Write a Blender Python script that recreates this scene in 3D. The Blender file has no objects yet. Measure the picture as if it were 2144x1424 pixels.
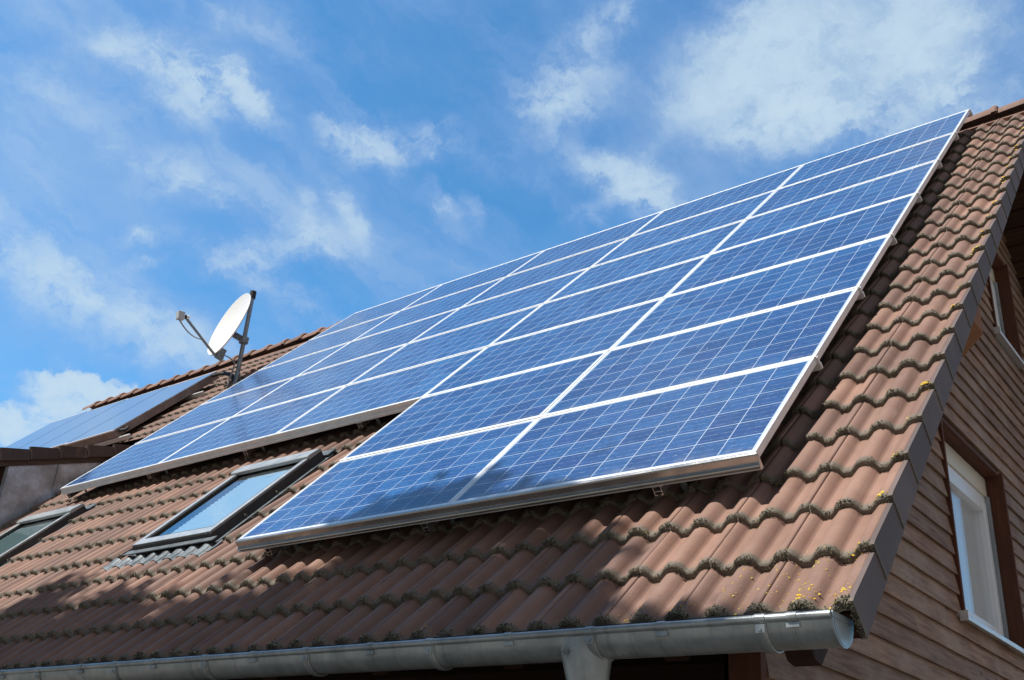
import bpy, math, random
import numpy as np
from mathutils import Matrix, Vector
random.seed(7); RNG = np.random.default_rng(7)
R_ = math.radians
sc = bpy.context.scene
COL = sc.collection

# ------------------------------------------------------------------ camera
cam_d = bpy.data.cameras.new("camera"); cam = bpy.data.objects.new("camera", cam_d); COL.objects.link(cam)
cam_d.sensor_width = 36.0; cam_d.lens = 36.59; cam_d.clip_start = 0.05; cam_d.clip_end = 4000
right = Vector((0.7904187, 0.6096126, 0.0600899))
down = Vector((-0.2187754, 0.3725585, -0.9018523))
fwd = Vector((-0.5721675, 0.6996947, 0.4278454))
M = Matrix((right, -down, -fwd)).transposed().to_4x4()
M.translation = Vector((1.7258866, -3.7028515, -1.4448128))
cam.matrix_world = M
sc.camera = cam

# ------------------------------------------------------------------ sun, exposure
SUN = Vector((-0.27686542, -0.46360173, 0.84167629)).normalized()
sun_d = bpy.data.lights.new("sun", 'SUN'); sun = bpy.data.objects.new("sun", sun_d); COL.objects.link(sun)
sun_d.energy = 4.2; sun_d.angle = R_(0.5); sun_d.color = (1.0, 0.955, 0.895)
sun.rotation_euler = SUN.to_track_quat('Z', 'Y').to_euler()
sc.view_settings.view_transform = 'Standard'; sc.view_settings.look = 'None'
sc.view_settings.exposure = 0.45; sc.view_settings.gamma = 1.0

# ------------------------------------------------------------------ node helpers
def setin(nt, sock, v):
    if isinstance(v, bpy.types.NodeSocket): nt.links.new(v, sock)
    elif isinstance(v, (tuple, list)) and len(v) == 3 and sock.type == 'RGBA': sock.default_value = (*v, 1.0)
    else: sock.default_value = v
def math_(nt, op, a, b=0.0, c=0.0, clamp=False):
    n = nt.nodes.new('ShaderNodeMath'); n.operation = op; n.use_clamp = clamp
    setin(nt, n.inputs[0], a); setin(nt, n.inputs[1], b); setin(nt, n.inputs[2], c)
    return n.outputs[0]
def vmath(nt, op, a, b=(0, 0, 0)):
    n = nt.nodes.new('ShaderNodeVectorMath'); n.operation = op
    setin(nt, n.inputs[0], a)
    if op == 'SCALE': setin(nt, n.inputs['Scale'], b)
    else: setin(nt, n.inputs[1], b)
    return n.outputs['Value'] if op in ('DOT_PRODUCT', 'LENGTH', 'DISTANCE') else n.outputs[0]
def noise(nt, vec, scale, detail=2.0, rough=0.5, col=False, dist=0.0):
    n = nt.nodes.new('ShaderNodeTexNoise'); setin(nt, n.inputs['Vector'], vec)
    n.inputs['Scale'].default_value = scale; n.inputs['Detail'].default_value = detail
    n.inputs['Roughness'].default_value = rough; n.inputs['Distortion'].default_value = dist
    return n.outputs['Color'] if col else n.outputs['Fac']
def ramp(nt, fac, lo, hi, a=0.0, b=1.0, smooth=True):
    n = nt.nodes.new('ShaderNodeMapRange'); n.interpolation_type = 'SMOOTHSTEP' if smooth else 'LINEAR'
    for i, v in enumerate((fac, lo, hi, a, b)): setin(nt, n.inputs[i], v)
    return n.outputs[0]
def mixc(nt, fac, a, b, mode='MIX'):
    n = nt.nodes.new('ShaderNodeMix'); n.data_type = 'RGBA'; n.blend_type = mode
    setin(nt, n.inputs[0], fac); setin(nt, n.inputs[6], a); setin(nt, n.inputs[7], b)
    return n.outputs[2]
def mapping(nt, vec, scale=(1, 1, 1), rot=(0, 0, 0)):
    n = nt.nodes.new('ShaderNodeMapping'); setin(nt, n.inputs[0], vec)
    n.inputs['Scale'].default_value = scale; n.inputs['Rotation'].default_value = rot
    return n.outputs[0]
def attr(nt, name, out='Fac'):
    n = nt.nodes.new('ShaderNodeAttribute'); n.attribute_name = name
    return n.outputs[out]
def mat(name, color=(0.5, 0.5, 0.5), rough=0.6, metal=0.0, spec=0.5):
    m = bpy.data.materials.new(name); m.use_nodes = True; nt = m.node_tree
    p = nt.nodes['Principled BSDF']
    p.inputs['Base Color'].default_value = (*color, 1); p.inputs['Roughness'].default_value = rough
    p.inputs['Metallic'].default_value = metal; p.inputs['Specular IOR Level'].default_value = spec
    return m, nt, p
def objco(nt): return nt.nodes.new('ShaderNodeTexCoord').outputs['Object']
def geopos(nt): return nt.nodes.new('ShaderNodeNewGeometry').outputs['Position']
def bump(nt, p, h, strength=0.3, dist=0.01):
    n = nt.nodes.new('ShaderNodeBump'); n.inputs['Strength'].default_value = strength; n.inputs['Distance'].default_value = dist
    setin(nt, n.inputs['Height'], h); nt.links.new(n.outputs[0], p.inputs['Normal'])

# ------------------------------------------------------------------ world: Nishita sky with drifting cloud
CLOUDS=[
((-0.718, 0.36, 0.595),(0.449, 0.894, 0.0),(-0.532, 0.267, -0.804),0.044,0.012,0.85),
((-0.697, 0.401, 0.595),(0.441, 0.893, -0.086),(-0.566, 0.202, -0.799),0.034,0.02,1.0),
((-0.681, 0.433, 0.59),(0.153, 0.873, -0.463),(-0.716, -0.225, -0.661),0.027,0.008,0.8),
((-0.738, 0.323, 0.593),(0.492, 0.858, 0.145),(-0.462, 0.399, -0.792),0.014,0.006,0.3),
((-0.72, 0.392, 0.572),(0.534, 0.84, 0.096),(-0.443, 0.374, -0.814),0.034,0.011,0.35),
((-0.624, 0.527, 0.577),(0.577, 0.809, -0.115),(-0.527, 0.261, -0.809),0.03,0.016,1.05),
((-0.64, 0.502, 0.582),(0.539, 0.833, -0.125),(-0.548, 0.234, -0.803),0.016,0.006,0.5),
((-0.584, 0.566, 0.582),(0.789, 0.564, 0.244),(-0.19, 0.602, -0.776),0.023,0.013,0.6),
((-0.468, 0.623, 0.627),(0.884, 0.31, 0.351),(0.024, 0.718, -0.696),0.036,0.025,0.75),
((-0.486, 0.619, 0.617),(0.806, 0.591, 0.041),(-0.339, 0.518, -0.785),0.025,0.016,0.4),
((-0.408, 0.611, 0.679),(0.9, 0.141, 0.413),(0.157, 0.779, -0.607),0.042,0.015,0.6),
((-0.457, 0.683, 0.569),(0.662, 0.689, -0.295),(-0.594, 0.242, -0.767),0.046,0.013,0.75),
((-0.432, 0.71, 0.556),(0.399, 0.703, -0.588),(-0.809, -0.032, -0.587),0.031,0.019,1.0),
((-0.475, 0.695, 0.539),(0.864, 0.252, 0.436),(0.167, 0.673, -0.721),0.025,0.01,0.35),
((-0.301, 0.699, 0.649),(0.927, 0.055, 0.37),(0.223, 0.713, -0.664),0.063,0.039,1.15),
((-0.242, 0.728, 0.642),(0.824, 0.504, -0.261),(-0.513, 0.466, -0.721),0.078,0.05,1.15),
((-0.189, 0.745, 0.64),(0.911, 0.377, -0.17),(-0.367, 0.55, -0.75),0.056,0.042,1.15),
((-0.28, 0.739, 0.613),(0.944, 0.329, 0.033),(-0.177, 0.588, -0.789),0.052,0.028,1.15),
((-0.303, 0.739, 0.602),(0.938, 0.344, 0.05),(-0.17, 0.579, -0.797),0.042,0.02,0.8),
((-0.251, 0.763, 0.595),(0.836, 0.481, -0.264),(-0.488, 0.432, -0.759),0.049,0.017,0.5),
((-0.158, 0.784, 0.6),(0.747, 0.492, -0.447),(-0.646, 0.378, -0.663),0.032,0.018,0.65),
((-0.368, 0.697, 0.615),(0.878, 0.041, 0.478),(0.308, 0.716, -0.627),0.031,0.011,0.3),
((-0.59, 0.606, 0.533),(0.124, 0.72, -0.683),(-0.798, -0.337, -0.5),0.019,0.008,0.5),
((-0.572, 0.624, 0.533),(-0.01, 0.645, -0.764),(-0.821, -0.442, -0.363),0.011,0.006,0.4),
((-0.655, 0.553, 0.516),(0.093, 0.736, -0.671),(-0.75, -0.392, -0.533),0.031,0.008,0.6),
((-0.68, 0.521, 0.515),(-0.184, 0.559, -0.809),(-0.71, -0.645, -0.284),0.016,0.007,0.4),
((-0.718, 0.511, 0.473),(0.689, 0.617, 0.38),(-0.098, 0.598, -0.795),0.045,0.015,0.65),
((-0.685, 0.536, 0.493),(0.442, 0.844, -0.303),(-0.579, 0.011, -0.815),0.033,0.012,0.5),
((-0.742, 0.424, 0.519),(0.294, 0.902, -0.315),(-0.602, -0.081, -0.794),0.027,0.014,0.6),
((-0.723, 0.468, 0.509),(0.483, 0.869, -0.112),(-0.494, 0.164, -0.854),0.039,0.011,0.35),
((-0.779, 0.419, 0.466),(0.586, 0.75, 0.305),(-0.222, 0.511, -0.831),0.017,0.006,0.6),
((-0.785, 0.43, 0.446),(0.6, 0.707, 0.375),(-0.154, 0.562, -0.813),0.015,0.005,0.5),
((-0.83, 0.374, 0.413),(0.211, 0.897, -0.388),(-0.516, -0.235, -0.824),0.103,0.022,0.5),
((-0.794, 0.462, 0.394),(0.382, 0.885, -0.268),(-0.473, -0.062, -0.879),0.093,0.017,0.5),
((-0.713, 0.549, 0.436),(0.465, 0.836, -0.291),(-0.524, -0.005, -0.852),0.094,0.015,0.4),
((-0.774, 0.329, 0.541),(0.134, 0.92, -0.368),(-0.619, -0.213, -0.756),0.092,0.013,0.25),
((-0.647, 0.416, 0.639),(0.545, 0.838, 0.007),(-0.533, 0.353, -0.769),0.1,0.015,0.2),
((-0.544, 0.61, 0.576),(0.575, 0.771, -0.274),(-0.611, 0.182, -0.771),0.075,0.017,0.22),
((-0.843, 0.422, 0.333),(0.457, 0.889, 0.03),(-0.283, 0.177, -0.942),0.044,0.017,1.5),
((-0.867, 0.4, 0.298),(0.492, 0.783, 0.381),(-0.081, 0.477, -0.875),0.046,0.022,1.4),
((-0.826, 0.455, 0.332),(0.531, 0.826, 0.191),(-0.188, 0.334, -0.924),0.019,0.019,1.2)]
world = bpy.data.worlds.new("World"); sc.world = world; world.use_nodes = True
nt = world.node_tree; nt.nodes.clear()
wo = nt.nodes.new('ShaderNodeOutputWorld'); bg = nt.nodes.new('ShaderNodeBackground')
sky = nt.nodes.new('ShaderNodeTexSky'); sky.sky_type = 'NISHITA'; sky.sun_disc = False
sky.sun_elevation = math.asin(SUN.z); sky.sun_rotation = math.atan2(SUN.x, SUN.y)
sky.air_density = 1.0; sky.dust_density = 0.6; sky.ozone_density = 2.2; sky.altitude = 300
D = nt.nodes.new('ShaderNodeTexCoord').outputs['Generated']
w1 = vmath(nt, 'SUBTRACT', noise(nt, D, 7.0, 2.0, 0.6, col=True), (0.5, 0.5, 0.5))
w2 = vmath(nt, 'SUBTRACT', noise(nt, D, 26.0, 6.0, 0.68, col=True), (0.5, 0.5, 0.5))
DW = vmath(nt, 'ADD', D, vmath(nt, 'ADD', vmath(nt, 'SCALE', w1, 0.022), vmath(nt, 'SCALE', w2, 0.042)))
base_q = math_(nt, 'MULTIPLY', math_(nt, 'SUBTRACT', noise(nt, DW, 22.0, 4.0, 0.66), 0.5), 3.2)
tot = None; soft = None
for c, a, b, r1, r2, s in CLOUDS:
    d = vmath(nt, 'SUBTRACT', DW, c)
    x = vmath(nt, 'DOT_PRODUCT', d, tuple(v / r1 for v in a)); y = vmath(nt, 'DOT_PRODUCT', d, tuple(v / r2 for v in b))
    q = math_(nt, 'ADD', math_(nt, 'MULTIPLY', x, x), math_(nt, 'MULTIPLY', y, y))
    if s > 1.18: g = ramp(nt, q, 1.25, 0.45, 0.0, s)
    else:   # ragged edge: the falloff is pushed in and out by fine noise
        qq = math_(nt, 'ADD', math_(nt, 'MULTIPLY', q, 0.62), math_(nt, 'MULTIPLY', base_q, 0.55))
        g = math_(nt, 'MULTIPLY', math_(nt, 'EXPONENT', math_(nt, 'MULTIPLY', math_(nt, 'MAXIMUM', qq, 0.0), -1.1)), s)
        g = math_(nt, 'MULTIPLY', g, ramp(nt, q, 7.0, 2.0, 0.0, 1.7 if s > 1.1 else 1.0))
    g = math_(nt, 'MULTIPLY', g, math_(nt, 'GREATER_THAN', vmath(nt, 'DOT_PRODUCT', D, c), 0.0))
    if 1.1 < s < 1.18:
        soft = g if soft is None else math_(nt, 'MAXIMUM', soft, g); continue
    tot = g if tot is None else math_(nt, 'ADD', tot, math_(nt, 'MULTIPLY', g, math_(nt, 'SUBTRACT', 1.0, math_(nt, 'MULTIPLY', tot, 0.6, clamp=True))))
tex = noise(nt, DW, 11.0, 4.0, 0.6)
texf = noise(nt, mapping(nt, DW, (1.0, 1.0, 1.6)), 34.0, 5.0, 0.62)
tx = math_(nt, 'ADD', math_(nt, 'MULTIPLY', tex, 0.5), math_(nt, 'MULTIPLY', texf, 0.5))
dens = math_(nt, 'MULTIPLY', math_(nt, 'MULTIPLY', tot, 0.92), ramp(nt, tx, 0.38, 0.60, 0.22, 1.55))
veil = math_(nt, 'MULTIPLY', ramp(nt, noise(nt, mapping(nt, D, (1.0, 1.0, 1.5), (0.5, 0.3, 0.2)), 3.2, 5.0, 0.55), 0.43, 0.72), 0.42)
sx = nt.nodes.new('ShaderNodeCombineXYZ')          # long combed streaks of high cloud
setin(nt, sx.inputs[0], vmath(nt, 'DOT_PRODUCT', DW, (0.915, 2.822, -1.203))); setin(nt, sx.inputs[1], vmath(nt, 'DOT_PRODUCT', DW, (-8.021, -1.69, -10.088))); setin(nt, sx.inputs[2], vmath(nt, 'DOT_PRODUCT', DW, (-3.665, 2.27, 2.535)))
streaks = math_(nt, 'MULTIPLY', ramp(nt, noise(nt, sx.outputs[0], 1.0, 6.0, 0.62, dist=0.4), 0.40, 0.70), math_(nt, 'ADD', ramp(nt, vmath(nt, 'DOT_PRODUCT', D, (-0.733, 0.454, 0.507)), 0.86, 0.985, 0.35, 1.0), 0.0))
dens = math_(nt, 'ADD', dens, math_(nt, 'MULTIPLY', soft, ramp(nt, tx, 0.36, 0.60, 0.42, 1.05)))
dens = math_(nt, 'ADD', dens, math_(nt, 'ADD', veil, math_(nt, 'MULTIPLY', streaks, 0.38)))
mask = math_(nt, 'SUBTRACT', 1.0, math_(nt, 'EXPONENT', math_(nt, 'MULTIPLY', dens, -1.25)), clamp=True)
skyc = mixc(nt, 1.0, sky.outputs[0], (0.44, 0.92, 1.10), 'MULTIPLY')
thin = mixc(nt, ramp(nt, mask, 0.15, 0.85), (1.75, 2.55, 4.2), (2.95, 3.75, 4.45))
# cloud added in the unseen sky behind and beside, coloured for fill light
sepd = nt.nodes.new('ShaderNodeSeparateXYZ'); nt.links.new(D, sepd.inputs[0])
side = ramp(nt, sepd.outputs[0], 0.18, 0.55)
rest = math_(nt, 'MAXIMUM', ramp(nt, sepd.outputs[1], 0.12, -0.35), side)
rest = math_(nt, 'MULTIPLY', rest, ramp(nt, noise(nt, D, 2.6, 6.0, 0.6), 0.30, 0.52, 0.35, 1.0))
allc = mixc(nt, rest, mixc(nt, mask, skyc, thin), mixc(nt, side, (0.36, 0.46, 0.74), (2.0, 1.90, 1.88)))
top = math_(nt, 'MULTIPLY', ramp(nt, sepd.outputs[2], 0.70, 0.84), ramp(nt, noise(nt, D, 4.5, 6.0, 0.62), 0.36, 0.58))  # veil added overhead, out of view, to brighten reflections in panes and panels
top = math_(nt, 'MULTIPLY', top, ramp(nt, sepd.outputs[1], -0.05, 0.15))
allc = mixc(nt, top, allc, (2.2, 2.9, 3.9))
nt.links.new(allc, bg.inputs['Color'])
bg.inputs['Strength'].default_value = 0.14
nt.links.new(bg.outputs[0], wo.inputs['Surface'])

# ------------------------------------------------------------------ materials
def tile_material(name, c1, c2, dirt=1.0):
    m, nt, p = mat(name, rough=0.72, spec=0.35)
    P = objco(nt); lip = attr(nt, 'lip'); rnd = attr(nt, 'rnd')
    base = mixc(nt, ramp(nt, noise(nt, P, 3.0, 4.0, 0.6), 0.35, 0.65), c1, c2)
    tone = mixc(nt, rnd, (0.74, 0.75, 0.78), (1.18, 1.13, 1.08))
    base = mixc(nt, 1.0, base, tone, 'MULTIPLY')
    sp = noise(nt, P, 260.0, 2.0, 0.7)
    base = mixc(nt, ramp(nt, sp, 0.3, 0.75, 0.0, 0.35), base, (0.19, 0.12, 0.09))
    streak = noise(nt, mapping(nt, P, (40.0, 3.0, 3.0)), 1.0, 4.0, 0.6)
    base = mixc(nt, ramp(nt, streak, 0.55, 0.8, 0.0, 0.35), base, (0.42, 0.30, 0.23))
    dn = noise(nt, P, 55.0, 5.0, 0.7)
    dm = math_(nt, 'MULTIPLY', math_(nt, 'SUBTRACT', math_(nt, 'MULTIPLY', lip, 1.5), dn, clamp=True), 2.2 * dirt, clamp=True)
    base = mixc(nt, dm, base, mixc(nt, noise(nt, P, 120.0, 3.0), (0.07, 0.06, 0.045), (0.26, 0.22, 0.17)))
    wsp = noise(nt, P, 90.0, 1.0)
    base = mixc(nt, ramp(nt, wsp, 0.80, 0.84, 0.0, 0.6), base, (0.45, 0.42, 0.36))
    nt.links.new(base, p.inputs['Base Color'])
    bump(nt, p, noise(nt, P, 180.0, 4.0, 0.7), 0.35, 0.004)
    return m
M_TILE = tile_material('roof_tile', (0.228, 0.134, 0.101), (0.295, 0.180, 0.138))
M_VERGED = tile_material('dark_verge', (0.045, 0.036, 0.038), (0.062, 0.050, 0.050), 0.5)
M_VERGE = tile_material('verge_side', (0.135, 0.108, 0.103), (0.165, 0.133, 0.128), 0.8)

def wood(name, ca, cb, cc, grain=(2.0, 3.5, 46.0), rough=0.75):
    m, nt, p = mat(name, rough=rough, spec=0.3)
    P = objco(nt); rnd = attr(nt, 'rnd')
    off = nt.nodes.new('ShaderNodeCombineXYZ'); setin(nt, off.inputs[0], math_(nt, 'MULTIPLY', rnd, 9.0)); setin(nt, off.inputs[1], math_(nt, 'MULTIPLY', rnd, 37.0))
    Q = vmath(nt, 'ADD', P, off.outputs[0])
    Qw = vmath(nt, 'ADD', Q, vmath(nt, 'SCALE', vmath(nt, 'SUBTRACT', noise(nt, Q, 5.0, 3.0, 0.6, col=True), (0.5, 0.5, 0.5)), 0.016))
    g = noise(nt, mapping(nt, Qw, grain), 1.0, 6.0, 0.7)
    b = noise(nt, Q, 2.2, 4.0, 0.6)
    col = mixc(nt, ramp(nt, g, 0.33, 0.68), ca, cb)
    col = mixc(nt, ramp(nt, b, 0.42, 0.72, 0.0, 0.75), col, cc)
    fine = noise(nt, mapping(nt, Qw, tuple(v * 4 for v in grain)), 1.0, 3.0, 0.6)
    col = mixc(nt, ramp(nt, fine, 0.56, 0.72, 0.0, 0.5), col, (0.035, 0.022, 0.016))
    vor = nt.nodes.new('ShaderNodeTexVoronoi'); setin(nt, vor.inputs['Vector'], mapping(nt, Qw, (3.0, 2.3, 5.5))); vor.inputs['Scale'].default_value = 1.0
    kn = ramp(nt, vor.outputs['Distance'], 0.03, 0.13, 0.7, 0.0)
    col = mixc(nt, kn, col, (0.06, 0.035, 0.025))
    tone = mixc(nt, rnd, (0.80, 0.80, 0.82), (1.18, 1.14, 1.10)); col = mixc(nt, 1.0, col, tone, 'MULTIPLY')
    nt.links.new(col, p.inputs['Base Color']); bump(nt, p, g, 0.3, 0.004)
    return m
M_SIDING = wood('siding_wood', (0.175, 0.100, 0.066), (0.36, 0.225, 0.155), (0.37, 0.285, 0.225))
M_REVEAL = wood('reveal_wood', (0.085, 0.032, 0.018), (0.15, 0.055, 0.028), (0.11, 0.042, 0.028), (46.0, 3.5, 3.0))
M_REVEALV = wood('jamb_wood', (0.085, 0.032, 0.018), (0.15, 0.055, 0.028), (0.11, 0.042, 0.028), (40.0, 30.0, 3.0))
M_DARKW = wood('dark_wood', (0.03, 0.014, 0.008), (0.06, 0.025, 0.014), (0.045, 0.02, 0.014), (3.0, 46.0, 46.0))
M_SOFFIT = wood('soffit_wood', (0.040, 0.016, 0.007), (0.070, 0.030, 0.011), (0.055, 0.022, 0.009), (3.0, 40.0, 40.0))
M_BOARD = wood('weathered_board', (0.060, 0.043, 0.032), (0.11, 0.080, 0.060), (0.10, 0.08, 0.07), (40.0, 3.0, 40.0))
M_PURLIN = wood('purlin_wood', (0.22, 0.085, 0.035), (0.36, 0.16, 0.06), (0.30, 0.15, 0.05), (3.0, 30.0, 8.0))

def metal(name, ca, cb, rough=0.4, metallic=0.7, scale=6.0, bumpy=0.0):
    m, nt, p = mat(name, rough=rough, metal=metallic)
    P = objco(nt)
    n1 = noise(nt, P, scale, 6.0, 0.65)
    cc = mixc(nt, ramp(nt, n1, 0.35, 0.65), ca, cb)
    if 'zinc' in name:      # run-off streaks and dull patches
        stk = noise(nt, mapping(nt, P, (26.0, 2.0, 2.0)), 1.0, 5.0, 0.7)
        cc = mixc(nt, ramp(nt, stk, 0.50, 0.74, 0.0, 0.6), cc, tuple(v * 0.6 for v in ca))
    nt.links.new(cc, p.inputs['Base Color'])
    nt.links.new(ramp(nt, noise(nt, P, scale * 3, 3.0), 0.3, 0.7, rough - 0.08, rough + 0.1), p.inputs['Roughness'])
    if bumpy: bump(nt, p, noise(nt, P, scale * 0.6, 3.0), bumpy, 0.02)
    return m
M_ALU = metal('anodised_aluminium', (0.76, 0.79, 0.81), (0.86, 0.88, 0.89), 0.42, 0.45, 14.0)
M_ALUR = metal('mill_aluminium', (0.50, 0.49, 0.47), (0.64, 0.63, 0.61), 0.24, 0.85, 1.5)
M_ZINC = metal('zinc', (0.37, 0.395, 0.39), (0.52, 0.55, 0.54), 0.37, 0.45, 7.0)
M_ZINCW = metal('weathered_zinc', (0.30, 0.31, 0.33), (0.58, 0.66, 0.78), 0.34, 0.3, 3.5, 0.25)  # weathered; pale blue second tone stands in for reflected sky
M_STAR = metal('star_zinc', (0.42, 0.45, 0.45), (0.5, 0.53, 0.53), 0.4, 0.4, 9.0)
M_LEAD = metal('lead_flashing', (0.075, 0.095, 0.108), (0.13, 0.155, 0.17), 0.5, 0.2, 12.0, 0.3)
M_DGREY = metal('dark_grey_metal', (0.035, 0.036, 0.040), (0.055, 0.056, 0.062), 0.38, 0.3, 5.0)
M_LGREY = metal('grey_cladding', (0.33, 0.36, 0.375), (0.40, 0.43, 0.445), 0.35, 0.25, 5.0)
M_BRONZE = metal('brown_metal', (0.17, 0.145, 0.145), (0.23, 0.20, 0.195), 0.40, 0.5, 5.0)
M_STEEL = metal('galvanised_steel', (0.20, 0.25, 0.28), (0.30, 0.35, 0.38), 0.45, 0.6, 20.0)
M_BLACK, _, _ = mat('black_rubber', (0.018, 0.018, 0.019), 0.6)
M_WHITE, _, _ = mat('white_paint', (0.86, 0.86, 0.84), 0.35)
M_PVC, _, _ = mat('white_window_frame', (0.86, 0.87, 0.88), 0.3)
M_CREAM, _, _ = mat('cream_shutter_box', (0.74, 0.68, 0.55), 0.45)
M_GREYP, _, _ = mat('grey_plastic', (0.50, 0.51, 0.50), 0.45)
M_CABLE, _, _ = mat('grey_cable', (0.34, 0.34, 0.33), 0.5)
M_ORANGE, _, _ = mat('orange_cable', (0.55, 0.12, 0.03), 0.5)
M_COPPER, _, _ = mat('blue_tape', (0.05, 0.30, 0.38), 0.5)

# photovoltaic glass: cells, gaps and busbars from the pane's own UVs
def pv_material():
    m, nt, p = mat('photovoltaic_glass', rough=0.12)
    uvn = nt.nodes.new('ShaderNodeUVMap'); uvn.uv_map = 'UVMap'
    sep = nt.nodes.new('ShaderNodeSeparateXYZ'); nt.links.new(uvn.outputs[0], sep.inputs[0])
    U, V = sep.outputs[0], sep.outputs[1]
    oi = nt.nodes.new('ShaderNodeObjectInfo')
    fu = math_(nt, 'FRACT', U); fv = math_(nt, 'FRACT', V)
    def near(f, t, wd): return math_(nt, 'LESS_THAN', math_(nt, 'ABSOLUTE', math_(nt, 'SUBTRACT', f, t)), wd)
    def edge(f, wd): return math_(nt, 'GREATER_THAN', math_(nt, 'ABSOLUTE', math_(nt, 'SUBTRACT', f, 0.5)), 0.5 - wd)
    gap = math_(nt, 'MAXIMUM', edge(fu, 0.0135), edge(fv, 0.0155))
    out = math_(nt, 'MAXIMUM', math_(nt, 'GREATER_THAN', math_(nt, 'ABSOLUTE', math_(nt, 'SUBTRACT', U, 5.0)), 5.0),
                math_(nt, 'GREATER_THAN', math_(nt, 'ABSOLUTE', math_(nt, 'SUBTRACT', V, 3.0)), 3.0))
    gap = math_(nt, 'MAXIMUM', gap, out)
    bus = math_(nt, 'MAXIMUM', near(fv, 0.5, 0.0055), math_(nt, 'MAXIMUM', near(fv, 0.18, 0.0055), near(fv, 0.82, 0.0055)))
    dash = ramp(nt, noise(nt, mapping(nt, uvn.outputs[0], (6.0, 1.5, 1.0)), 1.0, 3.0, 0.7), 0.42, 0.62, 0.12, 0.8)
    bus = math_(nt, 'MULTIPLY', bus, dash)
    cell = nt.nodes.new('ShaderNodeCombineXYZ')
    setin(nt, cell.inputs[0], math_(nt, 'FLOOR', U)); setin(nt, cell.inputs[1], math_(nt, 'FLOOR', V)); setin(nt, cell.inputs[2], math_(nt, 'MULTIPLY', oi.outputs['Random'], 977.0))
    wn = nt.nodes.new('ShaderNodeTexWhiteNoise'); wn.noise_dimensions = '3D'; nt.links.new(cell.outputs[0], wn.inputs[0])
    seed = nt.nodes.new('ShaderNodeCombineXYZ'); setin(nt, seed.inputs[2], math_(nt, 'MULTIPLY', wn.outputs['Value'], 50.0))
    cv = vmath(nt, 'ADD', vmath(nt, 'ADD', uvn.outputs[0], seed.outputs[0]), cell.outputs[0])
    vor = nt.nodes.new('ShaderNodeTexVoronoi'); setin(nt, vor.inputs['Vector'], mapping(nt, cv, (7.0, 12.0, 1.0))); vor.inputs['Scale'].default_value = 1.0
    sp2 = nt.nodes.new('ShaderNodeSeparateColor'); nt.links.new(vor.outputs['Color'], sp2.inputs[0])
    cell_t = mixc(nt, wn.outputs['Value'], (0.012, 0.053, 0.180), (0.024, 0.098, 0.268))
    cell_t = mixc(nt, 1.0, cell_t, mixc(nt, oi.outputs['Random'], (0.86, 0.86, 0.90), (1.12, 1.12, 1.08)), 'MULTIPLY')
    cry = mixc(nt, sp2.outputs[0], (0.80, 0.80, 0.84), (1.22, 1.22, 1.18))
    col = mixc(nt, 1.0, cell_t, cry, 'MULTIPLY')
    pur = mixc(nt, ramp(nt, noise(nt, cv, 0.9, 2.0), 0.5, 0.75, 0.0, 0.35), col, (0.035, 0.055, 0.24))
    col = mixc(nt, bus, pur, (0.50, 0.58, 0.66))
    col = mixc(nt, gap, col, (0.46, 0.54, 0.64))
    Pd = objco(nt)
    du = math_(nt, 'MULTIPLY', ramp(nt, V, 0.55, -0.05), ramp(nt, noise(nt, mapping(nt, Pd, (9.0, 3.0, 1.0)), 1.0, 5.0, 0.65), 0.40, 0.72, 0.0, 0.40))
    col = mixc(nt, du, col, (0.30, 0.30, 0.28))
    spk = noise(nt, vmath(nt, 'ADD', Pd, seed.outputs[0]), 26.0, 2.0, 0.5)
    col = mixc(nt, ramp(nt, spk, 0.755, 0.775, 0.0, 0.7), col, (0.55, 0.56, 0.54))
    nt.links.new(col, p.inputs['Base Color'])
    p.inputs['Roughness'].default_value = 0.16; p.inputs['IOR'].default_value = 1.5
    P = objco(nt)
    dust = noise(nt, P, 7.0, 5.0, 0.6)
    nt.links.new(ramp(nt, dust, 0.35, 0.75, 0.13, 0.24), p.inputs['Roughness'])
    return m
M_PV = pv_material()
def glass_dark(name, c, rough):
    m, nt, p = mat(name, c, rough); p.inputs['IOR'].default_value = 1.55
    return m
M_COLL = glass_dark('collector_glass', (0.12, 0.20, 0.34), 0.08)
def pane_glass(name, tint=(0.97, 0.98, 0.985), f0=0.06, pw=5.0):
    m = bpy.data.materials.new(name); m.use_nodes = True; nt = m.node_tree; nt.nodes.clear()
    o = nt.nodes.new('ShaderNodeOutputMaterial'); mx = nt.nodes.new('ShaderNodeMixShader')
    g = nt.nodes.new('ShaderNodeBsdfGlossy'); g.inputs['Roughness'].default_value = 0.02
    t = nt.nodes.new('ShaderNodeBsdfTransparent'); t.inputs[0].default_value = (*tint, 1)
    lw = nt.nodes.new('ShaderNodeLayerWeight'); lw.inputs[0].default_value = 0.5
    setin(nt, mx.inputs[0], math_(nt, 'ADD', math_(nt, 'MULTIPLY', math_(nt, 'POWER', lw.outputs['Facing'], pw), 1.0 - f0), f0)); nt.links.new(t.outputs[0], mx.inputs[1]); nt.links.new(g.outputs[0], mx.inputs[2])
    nt.links.new(mx.outputs[0], o.inputs[0])
    return m
M_PANE = pane_glass('window_glass', f0=0.05, pw=6.0)
M_SKYL = pane_glass('roof_window_glass', (0.86, 0.95, 0.98), 0.14, 2.2)
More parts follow.
